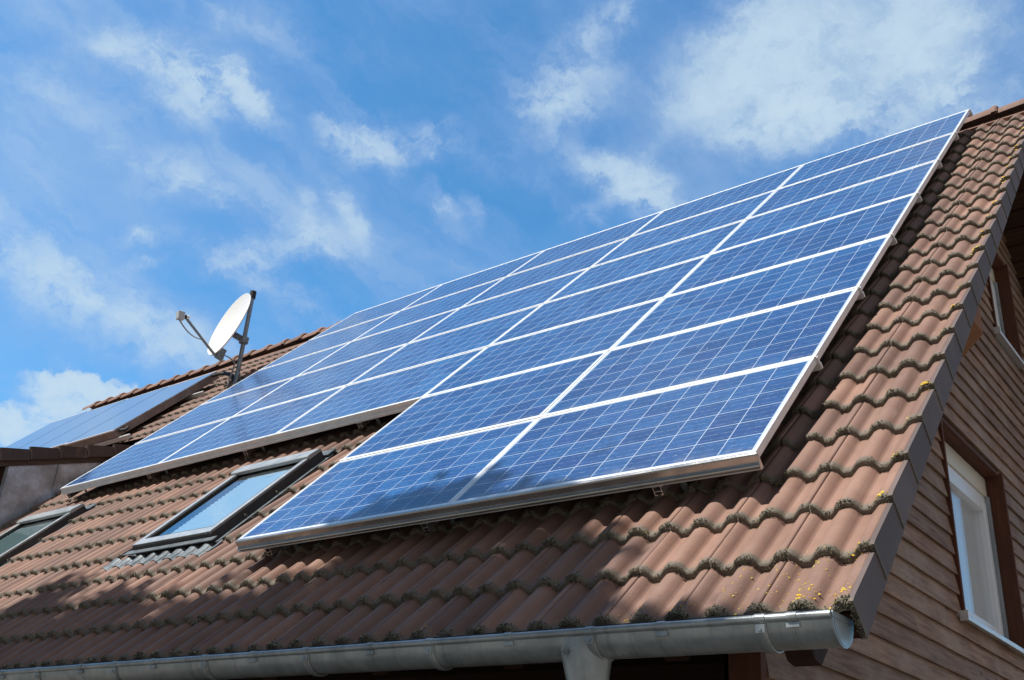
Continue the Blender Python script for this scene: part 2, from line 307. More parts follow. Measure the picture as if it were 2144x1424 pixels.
def moss_material():
    m, nt, p = mat('moss', rough=0.95, spec=0.1)
    r = attr(nt, 'rnd')
    cr = nt.nodes.new('ShaderNodeValToRGB'); nt.links.new(r, cr.inputs[0])
    e = cr.color_ramp.elements; e[0].position = 0.0; e[0].color = (0.055, 0.050, 0.034, 1); e[1].position = 1.0; e[1].color = (0.42, 0.40, 0.32, 1)
    for ps, c in ((0.35, (0.105, 0.095, 0.062, 1)), (0.62, (0.19, 0.175, 0.125, 1)), (0.85, (0.23, 0.21, 0.16, 1))):
        k = e.new(ps); k.color = c
    nt.links.new(cr.outputs[0], p.inputs['Base Color'])
    return m
M_MOSS = moss_material()
def lichen_material():
    m, nt, p = mat('lichen', rough=0.9, spec=0.1)
    nt.links.new(mixc(nt, attr(nt, 'rnd'), (0.72, 0.42, 0.02), (0.62, 0.52, 0.10)), p.inputs['Base Color'])
    return m
M_LICH = lichen_material()
M_WLICH, _, _ = mat('pale_lichen', (0.5, 0.48, 0.42), 0.9)

# ------------------------------------------------------------------ roof frame of reference: u along the eave, v up the slope, w off the roof
TH = R_(45.018); CT, ST = math.cos(TH), math.sin(TH)
def T(u, v, w): return (u, v * CT - w * ST, v * ST + w * CT)
ROOFROT = (TH, 0, 0)

class MB:
    """collects shapes; build() links them as one mesh object"""
    def __init__(self, roof=False):
        self.v = []; self.f = []; self.s = []; self.r = []; self.roof = roof; self.cr = 0.5
    def raw(self, vs, fs, smooth=False):
        n = len(self.v); self.v += [tuple(p) for p in vs]; self.r += [self.cr] * len(vs)
        self.f += [tuple(i + n for i in f) for f in fs]; self.s += [smooth] * len(fs)
    def box(self, a, b):
        (x0, y0, z0), (x1, y1, z1) = a, b
        if x0 > x1: x0, x1 = x1, x0
        if y0 > y1: y0, y1 = y1, y0
        if z0 > z1: z0, z1 = z1, z0
        vs = [(x0, y0, z0), (x1, y0, z0), (x1, y1, z0), (x0, y1, z0), (x0, y0, z1), (x1, y0, z1), (x1, y1, z1), (x0, y1, z1)]
        self.raw(vs, [(0, 3, 2, 1), (4, 5, 6, 7), (0, 1, 5, 4), (1, 2, 6, 5), (2, 3, 7, 6), (3, 0, 4, 7)])
    def prism(self, prof, a0, a1, axis=0, smooth=False, caps=True):
        """closed profile (two coordinates, the other axes in order) extruded along axis"""
        n = len(prof); vs = []
        for t in (a0, a1):
            for p, q in prof:
                vs.append({0: (t, p, q), 1: (p, t, q), 2: (p, q, t)}[axis])
        self.raw(vs, [(i, (i + 1) % n, n + (i + 1) % n, n + i) for i in range(n)], smooth)
        if caps: self.raw(vs, [tuple(range(n - 1, -1, -1)), tuple(range(n, 2 * n))])
    def tube(self, pts, r, n=10, caps=True):
        pts = [Vector(p) for p in pts]; rs = r if isinstance(r, (list, tuple)) else [r] * len(pts)
        vs = []; up = None
        for i, p in enumerate(pts):
            d = (pts[min(i + 1, len(pts) - 1)] - pts[max(i - 1, 0)]).normalized()
            if up is None: up = Vector((0, 0, 1)) if abs(d.z) < 0.9 else Vector((1, 0, 0))
            a = d.cross(up).normalized(); b = a.cross(d).normalized(); up = b
            for k in range(n):
                t = 2 * math.pi * k / n; vs.append(p + (a * math.cos(t) + b * math.sin(t)) * rs[i])
        fs = [(i * n + k, i * n + (k + 1) % n, (i + 1) * n + (k + 1) % n, (i + 1) * n + k) for i in range(len(pts) - 1) for k in range(n)]
        self.raw(vs, fs, True)
        if caps: self.raw([vs[k] for k in range(n)], [tuple(range(n))]); self.raw([vs[-n + k] for k in range(n)], [tuple(range(n - 1, -1, -1))])
    def sheet(self, rows, smooth=True, closed=False):
        m = len(rows[0]); vs = [p for r in rows for p in r]
        fs = [(i * m + j, i * m + (j + 1) % m, (i + 1) * m + (j + 1) % m, (i + 1) * m + j) for i in range(len(rows) - 1) for j in range(m if closed else m - 1)]
        self.raw(vs, fs, smooth)
    def build(self, name, material, parent=None, bevel=0.0, label=None, origin=None):
        vs = self.v
        if self.roof: vs = [T(*p) for p in vs]
        me = bpy.data.meshes.new(name); me.from_pydata([tuple(p) for p in vs], [], self.f); me.validate()
        if len(me.polygons) == len(self.s): me.polygons.foreach_set('use_smooth', self.s)
        at = me.attributes.new('rnd', 'FLOAT', 'POINT'); at.data.foreach_set('value', self.r)
        import bmesh
        bm = bmesh.new(); bm.from_mesh(me); bmesh.ops.recalc_face_normals(bm, faces=bm.faces); bm.to_mesh(me); bm.free()
        me.materials.append(material); me.update()
        o = bpy.data.objects.new(name, me); COL.objects.link(o)
        if parent: o.parent = parent
        if bevel:
            b = o.modifiers.new('bevel', 'BEVEL'); b.width = bevel; b.segments = 2; b.limit_method = 'ANGLE'; b.angle_limit = R_(35)
        if label: o['label'] = label
        return o
def tag(o, label=None, cat=None, group=None, kind=None):
    if label: o['label'] = label
    if cat: o['category'] = cat
    if group: o['group'] = group
    if kind: o['kind'] = kind
    return o
def empty(name, loc=(0, 0, 0), rot=(0, 0, 0)):
    o = bpy.data.objects.new(name, None); COL.objects.link(o); o.location = loc; o.rotation_euler = rot
    o.empty_display_size = 0.2
    return o
def mesh_np(name, V, F, material, parent=None, attrs=None, smooth=True):
    me = bpy.data.meshes.new(name)
    me.vertices.add(len(V)); me.vertices.foreach_set('co', np.asarray(V, np.float32).ravel())
    F = np.asarray(F, np.int32); k = F.shape[1]
    me.loops.add(F.size); me.loops.foreach_set('vertex_index', F.ravel())
    me.polygons.add(len(F)); me.polygons.foreach_set('loop_start', np.arange(0, F.size, k, dtype=np.int32))
    me.polygons.foreach_set('loop_total', np.full(len(F), k, np.int32))
    me.polygons.foreach_set('use_smooth', np.full(len(F), smooth))
    for n, a in (attrs or {}).items():
        at = me.attributes.new(n, 'FLOAT', 'POINT'); at.data.foreach_set('value', np.asarray(a, np.float32))
    me.update(calc_edges=True); me.validate(); me.materials.append(material)
    o = bpy.data.objects.new(name, me); COL.objects.link(o)
    if parent: o.parent = parent
    return o

# ------------------------------------------------------------------ ground
GZ = -3.1
g = MB(); g.raw([(-900, -900, GZ), (900, -900, GZ), (900, 900, GZ), (-900, 900, GZ)], [(0, 1, 2, 3)])
m, nt, p = mat('gravel_ground', rough=0.95)
nt.links.new(mixc(nt, noise(nt, geopos(nt), 0.8, 6.0, 0.7), (0.10, 0.092, 0.08), (0.17, 0.158, 0.138)), p.inputs['Base Color'])
tag(g.build('ground', m), 'gravel and paving around the house', kind='structure')

# ------------------------------------------------------------------ the house
house = empty('house')
tag(house, 'wooden house with brown concrete tile roof, timber boarded gable and zinc gutter', 'house')

# roof tiles --------------------------------------------------------
EAVE, GAUGE, COVER, J0 = -0.885, 0.33, 0.30, 0.228
WC, DOME, STEP = -0.150, 0.038, 0.028
SKY = [(-5.02, -4.12, 0.46, 1.66), (-8.32, -7.36, 0.46, 1.66)]
VR = 7.18
UL = -15.1
def dome(x): return DOME * np.clip(1 - np.abs(x / 0.0475) ** 2.4, 0, 1) ** 0.62
def profile(u):
    """tile crest profile at roof coordinate u (0 at the dome tops, negative in the troughs)"""
    x = (np.asarray(u, float) - 0.518 + 0.075) % 0.15 - 0.075
    return dome(x) - DOME
us = np.array([0.0, .010, .022, .034, .042, .0468, .050, .075, .100, .1032, .108, .116, .128, .140, .150])
us = np.concatenate([us, us[1:] + 0.15])       # from one dome top across to the next but one
us = us * 0.30 / 0.30
vs_ = np.array([0.0, 0.0, 0.010, 0.035, 0.075, 0.20, 0.40]); ws_ = np.array([-0.034, -0.010, 0.0, 0.0, 0.0, 0.0, 0.0]); lp_ = np.array([1.0, 1.0, 0.85, 0.42, 0.18, 0.08, 0.08])
V = []; F = []; A_l = []; A_r = []; nv = 0
def in_dormer(u, v): return u < -9.2 and 1.62 < v < 3.45
moss_pts = []
def add_tile(uL, uR, j, verge=False):
    global nv
    vj = EAVE + j * GAUGE
    jit = RNG.normal(0, 1, 4)
    nu = us.copy() if not verge else us
    uu = uL + 0.0036 + us * ((uR - uL - 0.0072) / 0.30)
    cols = []
    h = profile(uL + us * ((uR - uL) / 0.30))
    uu = np.concatenate([[uu[0]], uu, [uu[-1]]]); h = np.concatenate([[h[0] - 0.024], h, [h[-1] - 0.024]])
    rnd = RNG.random()
    nrow = len(vs_); ncol = len(uu)
    vmax = 0.40 if j < 23 else VR - vj
    vv = vs_.copy(); vv[-1] = vmax; vv[-2] = 0.2
    for a, (dv, dw) in enumerate(zip(vv, ws_)):
        w = WC + h + dw - STEP * dv / GAUGE + 0.0012 * jit[0] + 0.002 * jit[1] * (us.mean() - 0.15)
        v_ = np.full(ncol, vj + dv + 0.0018 * jit[2]) + (uu - uu.mean()) * 0.004 * jit[3]
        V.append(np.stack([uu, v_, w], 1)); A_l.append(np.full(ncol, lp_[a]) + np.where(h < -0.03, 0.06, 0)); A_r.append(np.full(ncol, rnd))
    base = nv
    for a in range(nrow - 1):
        i = np.arange(ncol - 1) + base + a * ncol
        F.append(np.stack([i, i + 1, i + 1 + ncol, i + ncol], 1))
    nv += nrow * ncol
rows = list(range(0, 24))
for j in rows:
    vj = EAVE + j * GAUGE; vm = vj + 0.165
    umin = -7.5 if j < 2 else (-12.0 if vj < 1.7 else UL)
    k = 0
    while True:
        uR = J0 - COVER * k + 0.0; uL = uR - COVER; k += 1
        if uR < umin: break
        um = (uL + uR) / 2
        if in_dormer(um, vm): continue
        skip = False
        for (a, b, c_, d_) in SKY:
            if um > a - 0.02 and um < b + 0.02 and vm > c_ - 0.0 and vm < d_ + 0.02: skip = True
        if skip: continue
        add_tile(uL, uR, j)
    add_tile(J0, 0.518 + 0.012, j, True)
Vn = np.concatenate(V)
Vw = np.stack([Vn[:, 0], Vn[:, 1] * CT - Vn[:, 2] * ST, Vn[:, 1] * ST + Vn[:, 2] * CT], 1)
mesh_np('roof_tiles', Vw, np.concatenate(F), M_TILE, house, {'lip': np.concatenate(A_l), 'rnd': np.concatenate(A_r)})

# verge side plates along the gable edge
def verge_plates(x_out, thick, n, v0, gauge, wtop, depth, name, parent, mslope=None):
    V = []; F = []; L = []; Rr = []; nv = 0
    for j in range(n):
        vj = v0 + j * gauge; jx = 0.0; r = random.random(); ov = 0.012 if mslope is None else -0.010
        pts = []
        for x in (x_out - thick, x_out):
            for (dv, dw, l) in ((-0.006, 0.0, 0.95), (-0.004, -depth, 0.95), (0.03, 0.0, 0.25), (0.03, -depth, 0.2), (gauge + ov, -STEP - 0.001, 0.0), (gauge + ov, -depth - 0.010, 0.0)):
                pts.append((x + (0.003 if dv < 0.1 else -0.002), vj + dv, wtop + dw)); L.append(l * 0.8); Rr.append(r)
        f = [(0, 1, 3, 2), (2, 3, 5, 4), (6, 8, 9, 7), (8, 10, 11, 9), (0, 6, 7, 1), (0, 2, 8, 6), (2, 4, 10, 8), (1, 7, 9, 3), (3, 9, 11, 5), (4, 5, 11, 10)]
        V += pts; F += [tuple(i + nv for i in q) for q in f]; nv += 12
    V = np.array([T(*p) if mslope is None else mslope(*p) for p in V])
    return mesh_np(name, V, F, M_VERGE if mslope is None else M_VERGED, parent, {'lip': L, 'rnd': Rr}, smooth=False)
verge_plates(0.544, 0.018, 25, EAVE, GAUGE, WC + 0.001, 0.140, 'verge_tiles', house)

# ridge caps
rc = MB(); yr = VR * CT - WC * ST; zr = VR * ST + WC * CT
L = 0.385; k = 0; x = 0.60
rl = []
while x > UL:
    rc.cr = random.random()
    rows_ = []
    for (dx, r, dz) in ((0.0, 0.118, 0.008), (0.012, 0.128, 0.012), (0.05, 0.128, 0.012), (0.06, 0.118, 0.006), (L + 0.03, 0.108, -0.008)):
        row = []
        for q in range(11):
            t = math.pi * (-0.02 + 1.04 * q / 10); rr = r
            row.append((x - dx, yr - math.cos(t) * rr * 1.08, zr - 0.068 + math.sin(t) * rr * 0.92 + dz))
        rows_.append(row)
    rc.sheet(rows_)
    rc.raw(rows_[0] + [(p[0], yr + (p[1] - yr) * 0.88, zr - 0.045 + (p[2] - zr + 0.045) * 0.86 + 0.0) for p in rows_[0]], [(i, i + 1, i + 12, i + 11) for i in range(10)])
    x -= L
o = rc.build('ridge_tiles', M_TILE, house)

# decks under the tiles
d = MB(True); d.box((UL, -0.78, -0.36), (0.50, 7.0, -0.262)); d.build('roof_deck', M_SOFFIT, house)
bd = MB()
S0 = yr + zr
def backpt(x, y, perp): return (x, y - perp * 0.7071, (S0 - y) - perp * 0.7071)
for i in range(60):                                     # underside boards of the far slope, running with the eave
    y0 = yr + 0.12 + i * 0.115; bd.cr = random.random()
    a = [backpt(x, yy, pp) for x in (-14.9, 0.50) for (yy, pp) in ((y0, 0.50), (y0, 0.555), (y0 + 0.008, 0.565), (y0 + 0.103, 0.565), (y0 + 0.111, 0.555), (y0 + 0.111, 0.50))]
    bd.raw(a, [(i2, (i2 + 1) % 6, 6 + (i2 + 1) % 6, 6 + i2) for i2 in range(6)] + [(5, 4, 3, 2, 1, 0), (6, 7, 8, 9, 10, 11)])
bd.build('soffit_boards', M_SOFFIT, house)
bk = MB(); q = [backpt(x, y, pp) for x in (UL, 0.53) for (y, pp) in ((yr + 0.02, 0.02), (yr + 7.2, 0.02), (yr + 7.2, 0.20), (yr + 0.02, 0.20))]
bk.raw(q, [(0, 1, 2, 3), (7, 6, 5, 4), (0, 4, 5, 1), (1, 5, 6, 2), (2, 6, 7, 3), (3, 7, 4, 0)]); bk.build('rear_roof', M_TILE, house)
br = MB(); q = [backpt(x, y, pp) for x in (0.505, 0.535) for (y, pp) in ((yr + 0.02, 0.05), (yr + 7.2, 0.05), (yr + 7.2, 0.60), (yr + 0.02, 0.60))]
br.raw(q, [(0, 1, 2, 3), (7, 6, 5, 4), (0, 4, 5, 1), (1, 5, 6, 2), (2, 6, 7, 3), (3, 7, 4, 0)]); br.build('rear_bargeboard', M_DARKW, house)

# gable siding: lapped boards, cut round the two windows
W1 = (2.60, 3.985, -0.165, 1.065); W2 = (4.535, 5.345, 2.445, 3.44)
sd = MB(); PB = 0.1168; z0 = -0.170 - 26 * PB
while z0 < 4.9:
    ya = max(0.0, z0 + PB + 0.42); yb = min(11.8, 9.35 - z0)
    if yb > ya + 0.05:
        segs = [(ya, yb)]
        for (a, b, c_, d_) in (W1, W2):
            if z0 + PB * 0.6 > c_ and z0 + PB * 0.4 < d_:
                segs = [t for s_ in segs for t in ((s_[0], min(s_[1], a)), (max(s_[0], b), s_[1])) if t[1] > t[0] + 0.01]
        for (a, b) in segs:
            cuts = [a]
            y = a + random.uniform(1.6, 4.0)
            while y < b - 0.6: cuts.append(y); y += random.uniform(2.2, 4.2)
            cuts.append(b)
            for c1, c2 in zip(cuts[:-1], cuts[1:]):
                sd.cr = random.random(); e = random.uniform(-0.0015, 0.0015)
                c1b = c1 + (0.0015 if c1 > a else 0)
                sd.prism([(-0.012, z0 + 0.004), (0.019 + e, z0 + random.uniform(-.001, .001)), (0.020 + e, z0 + 0.006), (0.001 + e, z0 + PB + 0.012), (-0.012, z0 + PB + 0.012)], c1b, c2 - 0.0015, axis=1)
    z0 += PB
sd.build('gable_siding', M_SIDING, house)
nl = MB(); zz = -0.170 - 12 * PB
while zz < 3.2:
    y = max(0.12, zz + PB + 0.5)
    while y < 6.2:
        if not any(a - 0.05 < y < b + 0.05 and c_ - 0.1 < zz < d_ for (a, b, c_, d_) in (W1, W2)):
            yy = y + random.uniform(-.008, .008); h_ = zz + 0.024 + random.uniform(-.004, .004)
            nl.box((0.012, yy - 0.0028, h_ - 0.0028), (0.0195, yy + 0.0028, h_ + 0.0028))
        y += 0.62
    zz += PB
tag(nl.build('nail_heads', M_STEEL, house), kind='stuff')
wl = MB()
wl.raw([(-0.16, 0.0, GZ), (-0.013, 0.0, GZ), (-0.013, 0.0, -0.53), (-0.16, 0.0, -0.53)], [(0, 1, 2, 3)])
def wallpoly(poly):
    wl.prism([(y, z) for y, z in poly], -0.16, -0.013, axis=0)
wallpoly([(0.0, GZ), (2.6, GZ), (2.6, 2.08), (0.0, -0.52)])
wallpoly([(2.6, GZ), (3.985, GZ), (3.985, -0.18), (2.6, -0.18)])
wallpoly([(2.6, 1.08), (3.985, 1.08), (3.985, 3.465), (2.6, 2.08)])
wallpoly([(3.985, GZ), (4.53, GZ), (4.53, 4.01), (3.985, 3.465)])
wallpoly([(4.53, GZ), (5.35, GZ), (5.35, 2.43), (4.53, 2.43)])
wallpoly([(4.53, 3.45), (5.35, 3.45), (5.35, 3.9), (4.9, 4.3), (4.53, 4.01)])
wallpoly([(5.35, GZ), (11.8, GZ), (11.8, -2.5), (5.35, 3.9)])
wl.build('gable_wall', M_DARKW, house)
cp = MB(); cp.box((-0.12, -0.052, GZ), (0.012, -0.003, -0.35)); cp.build('corner_post', M_REVEALV, house, 0.004)
# recessed porch under the eave, rear and left walls
fw = MB(); fw.box((-15, 2.4, GZ), (-0.17, 2.5, 2.0)); fw.build('porch_wall', M_DARKW, house)
fc = MB(); fc.box((-15, 0.0, -0.40), (-0.17, 2.4, -0.36)); fc.build('porch_ceiling', M_DARKW, house)
fl = MB(); fl.box((-15.0, 0.0, GZ), (-14.9, 11.8, -0.45)); fl.box((-14.9, 11.7, GZ), (-0.17, 11.8, -2.4)); fl.build('outer_wall', M_DARKW, house)
fp = MB(); fp.box((-14.9, -0.35, GZ + 0.002), (-0.17, 2.4, GZ + 0.12)); m2, nt, p = mat('porch_floor_stone', (0.10, 0.09, 0.08), 0.9)
nt.links.new(mixc(nt, noise(nt, objco(nt), 3.0, 4.0), (0.07, 0.06, 0.05), (0.13, 0.12, 0.10)), p.inputs['Base Color']); fp.build('porch_floor', m2, house)
for i in range(12):
    rf = MB(True); u = -0.30 - i * 0.78; rf.box((u - 0.05, -0.66, -0.50), (u + 0.05, 1.2, -0.361)); rf.build('rafter', M_DARKW, house, 0.004)
vr = MB(); za = -0.735
vr.raw([(x, *p) for x in (0.21, 0.31) for p in ((-0.36, -0.74), (-0.27, -0.862), (-0.215, -0.874), (0.0, -0.66), (0.0, -0.5), (-0.30, -0.66))],
       [(5, 4, 3, 2, 1, 0), (6, 7, 8, 9, 10, 11)] + [(i, (i + 1) % 6, 6 + (i + 1) % 6, 6 + i) for i in range(6)])
vr.build('purlin_end', M_DARKW, house, 0.003)
pe = MB()
pe.raw([(x, y, z) for y in (3.19, 3.44) for x, z in ((-0.01, 1.765), (0.165, 1.935), (0.165, 2.66), (-0.01, 2.66))],
       [(0, 1, 2, 3), (7, 6, 5, 4), (0, 4, 5, 1), (1, 5, 6, 2), (2, 6, 7, 3), (3, 7, 4, 0)])
pe.build('purlin_bracket', M_PURLIN, house, 0.004)

# gable windows ------------------------------------------------------
def gable_window(W, label):
    a, b, c_, d_ = W
    f = MB()
    f.box((-0.15, a + 0.029, d_ - 0.006), (0.012, b - 0.016, d_ + 0.02)); fr = f.build('window', M_REVEAL, house, 0.003, label)
    for (ya_, yb_, zt_) in ((a, a + 0.028, d_), (b - 0.015, b + 0.015, d_ + 0.02)):
        f = MB(); f.box((-0.15, ya_, c_), (0.032, yb_, zt_)); f.build('jamb', M_REVEALV, fr, 0.003)
    a2, b2 = a + 0.030, b - 0.017
    s = MB(); x0 = -0.15
    s.box((x0, a2, c_ + 0.01), (-0.10, a2 + 0.055, d_ - 0.15)); s.box((x0, b2 - 0.055, c_ + 0.01), (-0.10, b2, d_ - 0.15))
    s.box((x0, a2 + 0.056, d_ - 0.205), (-0.10, b2 - 0.056, d_ - 0.15)); s.box((x0, a2 + 0.056, c_ + 0.01), (-0.10, b2 - 0.056, c_ + 0.065))
    s.build('frame', M_PVC, fr, 0.004)
    s = MB(); i = 0.058; a3, b3, c3, d3 = a2 + i, b2 - i, c_ + 0.068, d_ - 0.208
    s.box((x0 - 0.01, a3, c3), (-0.088, a3 + 0.07, d3)); s.box((x0 - 0.01, b3 - 0.07, c3), (-0.088, b3, d3))
    s.box((x0 - 0.01, a3 + 0.071, d3 - 0.07), (-0.088, b3 - 0.071, d3)); s.box((x0 - 0.01, a3 + 0.071, c3), (-0.088, b3 - 0.071, c3 + 0.07))
    mid = (a3 + b3) / 2
    s.build('sash', M_PVC, fr, 0.006)
    t = MB(); t.box((-0.16, a2, d_ - 0.148), (-0.085, b2, d_ - 0.008)); t.build('shutter_box', M_CREAM, fr, 0.006)
    for (ya_, yb_) in ((a2 + 0.001, a2 + 0.028), (b2 - 0.028, b2 - 0.001)):
        t = MB(); t.box((-0.099, ya_, c_ + 0.012), (-0.070, yb_, d_ - 0.149)); t.build('shutter_rail', M_LGREY, fr, 0.002)
    t = MB(); t.box((-0.128, a3 + 0.05, c3 + 0.05), (-0.120, b3 - 0.05, d3 - 0.05)); t.build('pane', M_PANE, fr)
    c = MB(); rows_ = []
    n = 90
    for z in (c3, d3):
        rows_.append([(-0.19 + 0.018 * math.sin(k * 0.9) + 0.012 * math.sin(k * 2.3), a3 - 0.02 + (b3 - a3 + 0.04) * k / n, z) for k in range(n + 1)])
    c.sheet(rows_); mc, _, _ = mat('net_curtain', (0.40, 0.38, 0.38), 0.9); c.build('curtain', mc, fr)
    c = MB(); rows_ = []; ys = a3 + (b3 - a3) * 0.52
    for z in (c3, d3):
        rows_.append([(-0.155 + 0.010 * math.sin(k * 1.1), ys + (b3 - ys) * k / 60, z) for k in range(61)])
    c.sheet(rows_); mc, _, _ = mat('white_drape', (0.90, 0.91, 0.91), 0.9); c.build('drape', mc, fr)
    si = MB(); prof = [(-0.10, c_ + 0.004), (0.058, c_ - 0.006), (0.064, c_ - 0.012), (0.064, c_ - 0.040), (0.056, c_ - 0.040), (0.056, c_ - 0.018), (-0.10, c_ - 0.010)]
    si.prism([(x, z) for x, z in prof], a - 0.055, b + 0.05, axis=1)
    si.box((0.020, a - 0.068, c_ - 0.044), (0.068, a - 0.056, c_ + 0.012)); si.box((0.0, a - 0.068, c_ - 0.006), (0.0199, a - 0.056, c_ + 0.012))
    si.build('sill', M_ALU, fr, 0.002)
gable_window(W1, 'lower white framed window with deep red brown reveal and metal sill')
gable_window(W2, 'upper window under the roof edge with deep red brown reveal')

# gutter -------------------------------------------------------------
gu = MB(); cy, cz, gr, UE = -0.516, -0.790, 0.083, 0.505
rows_ = []
for x in np.linspace(-12.0, UE, 26):
    rows_.append([(float(x), cy - math.cos(t) * gr, cz - math.sin(t) * gr * 0.98) for t in np.linspace(-0.15, math.pi + 0.1, 22)])
gu.sheet(rows_)
rows_ = [[(p[0], cy + (p[1] - cy) * 0.975, cz + (p[2] - cz) * 0.975) for p in r] for r in rows_]; gu.sheet(rows_)
gutter = gu.build('gutter', M_ZINC, house, label='half round zinc gutter below the eave tiles')
b = MB(); b.tube([(-12.0, cy - gr - 0.001, cz + 0.003), (UE, cy - gr - 0.001, cz + 0.003)], 0.0135, 14); b.build('gutter_bead', M_ZINC, gutter)
ec = MB(); n = 20
for x in (UE - 0.002, UE + 0.004):
    pass
ring = [(cy - math.cos(t) * gr * 1.03, cz - math.sin(t) * gr * 1.02) for t in np.linspace(0, math.pi, n)]
ec.prism(ring, UE - 0.006, UE + 0.003, axis=0)
ec.prism([(cy - gr, cz - 0.004), (cy + gr, cz - 0.004), (cy + gr, cz + 0.014), (cy - gr, cz + 0.014)], UE - 0.010, UE + 0.005, axis=0)
inner = [(cy - math.cos(t) * gr * 0.84, cz - 0.012 - math.sin(t) * gr * 0.80) for t in np.linspace(0, math.pi, n)]
ec.prism(inner, UE + 0.0031, UE + 0.0042, axis=0)
ec.build('end_cap', M_ZINC, gutter, 0.002)
straps = [0.275, -0.368, -1.123, -1.84, -2.54, -3.282, -4.018, -4.75]
tabs = [0.382, -0.082, -0.731, -1.452, -2.191, -2.95, -3.595, -4.403]
for x in straps:
    s = MB(); wd = 0.017
    for (o1, o2) in ((0.004, 0.0),):
        rws = []
        for xx, rr in ((x - wd, gr + 0.001), (x - wd, gr + 0.006), (x - 0.004, gr + 0.008), (x + 0.004, gr + 0.008), (x + wd, gr + 0.006), (x + wd, gr + 0.001)):
            rws.append([(xx, cy - math.cos(t) * rr, cz - math.sin(t) * rr) for t in np.linspace(0.12, math.pi, 20)])
        s.sheet(rws)
    s.tube([(x - 0.018, cy - gr - 0.001, cz + 0.003), (x + 0.018, cy - gr - 0.001, cz + 0.003)], 0.0165, 14)
    s.box((x - 0.016, cy - gr - 0.010, cz - 0.042), (x + 0.016, cy - gr - 0.003, cz - 0.013))
    s.tube([(x, cy - gr - 0.016, cz - 0.030), (x, cy - gr - 0.008, cz - 0.030)], 0.007, 6)
    s.build('gutter_hook', M_ZINC, gutter, 0.0015)
for x in tabs:
    s = MB(); s.tube([(x - 0.016, cy - gr - 0.001, cz + 0.003), (x + 0.016, cy - gr - 0.001, cz + 0.003)], 0.0163, 14)
    s.box((x - 0.022, cy - gr - 0.006, cz - 0.030), (x + 0.022, cy - gr + 0.003, cz - 0.013)); s.build('gutter_clip', M_ZINC, gutter, 0.0015)
# funnel outlet and downpipe
dp = MB(); cx, dy = -0.442, -0.516
rws = []
for (z, rx, ry, ox, oy) in ((cz - 0.012, 0.103, 0.088, 0, 0), (cz - 0.04, 0.101, 0.087, 0, 0), (cz - 0.10, 0.088, 0.080, 0.004, 0.002), (cz - 0.17, 0.074, 0.068, 0.008, 0.004), (cz - 0.25, 0.060, 0.056, 0.010, 0.006), (cz - 0.32, 0.046, 0.046, 0.010, 0.006), (cz - 0.42, 0.043, 0.043, 0.006, 0.03), (cz - 0.62, 0.043, 0.043, 0.006, 0.42), (cz - 0.75, 0.043, 0.043, 0.006, 0.47), (GZ, 0.043, 0.043, 0.006, 0.47)):
    rws.append([(cx + ox + rx * math.cos(t), dy + oy + ry * math.sin(t), z) for t in np.linspace(0, 2 * math.pi, 28, endpoint=False)])
dp.sheet(rws, closed=True)
pipe = dp.build('downpipe', M_ZINC, house, label='tapered zinc outlet and downpipe below the gutter')
st = MB(); sx, sz, sy = cx - 0.030, cz - 0.060, dy - 0.0885
vs = [(sx, sy - 0.005, sz)]
for i in range(16):
    r = (0.030 if i % 4 == 0 else (0.020 if i % 2 == 0 else 0.0065)); t = math.pi / 2 + i * math.pi / 8
    X = sx + r * math.cos(t); vs.append((X, dy - math.sqrt(max(0.0, 1 - ((X - cx) / 0.101) ** 2)) * 0.0855 + (sz - (sz + r * math.sin(t))) * 0.17 - 0.001, sz + r * math.sin(t) * 1.1))
st.raw(vs, [(0, i + 1, (i + 1) % 16 + 1) for i in range(16)]); st.build('star_emblem', M_STAR, pipe)
# leaf guard mesh strip behind the gutter bead
lg = MB()
for k in range(1, 4): lg.tube([(-5.0, cy - 0.075 + 0.012 * k, cz + 0.012 + 0.006 * k), (0.45, cy - 0.075 + 0.012 * k, cz + 0.012 + 0.006 * k)], 0.0011, 4)
x = -5.0
while x < 0.45:
    lg.tube([(x, cy - 0.072, cz + 0.010), (x + 0.012, cy - 0.036, cz + 0.031)], 0.001, 3); x += 0.014
lg.build('leaf_guard', M_BLACK, gutter)

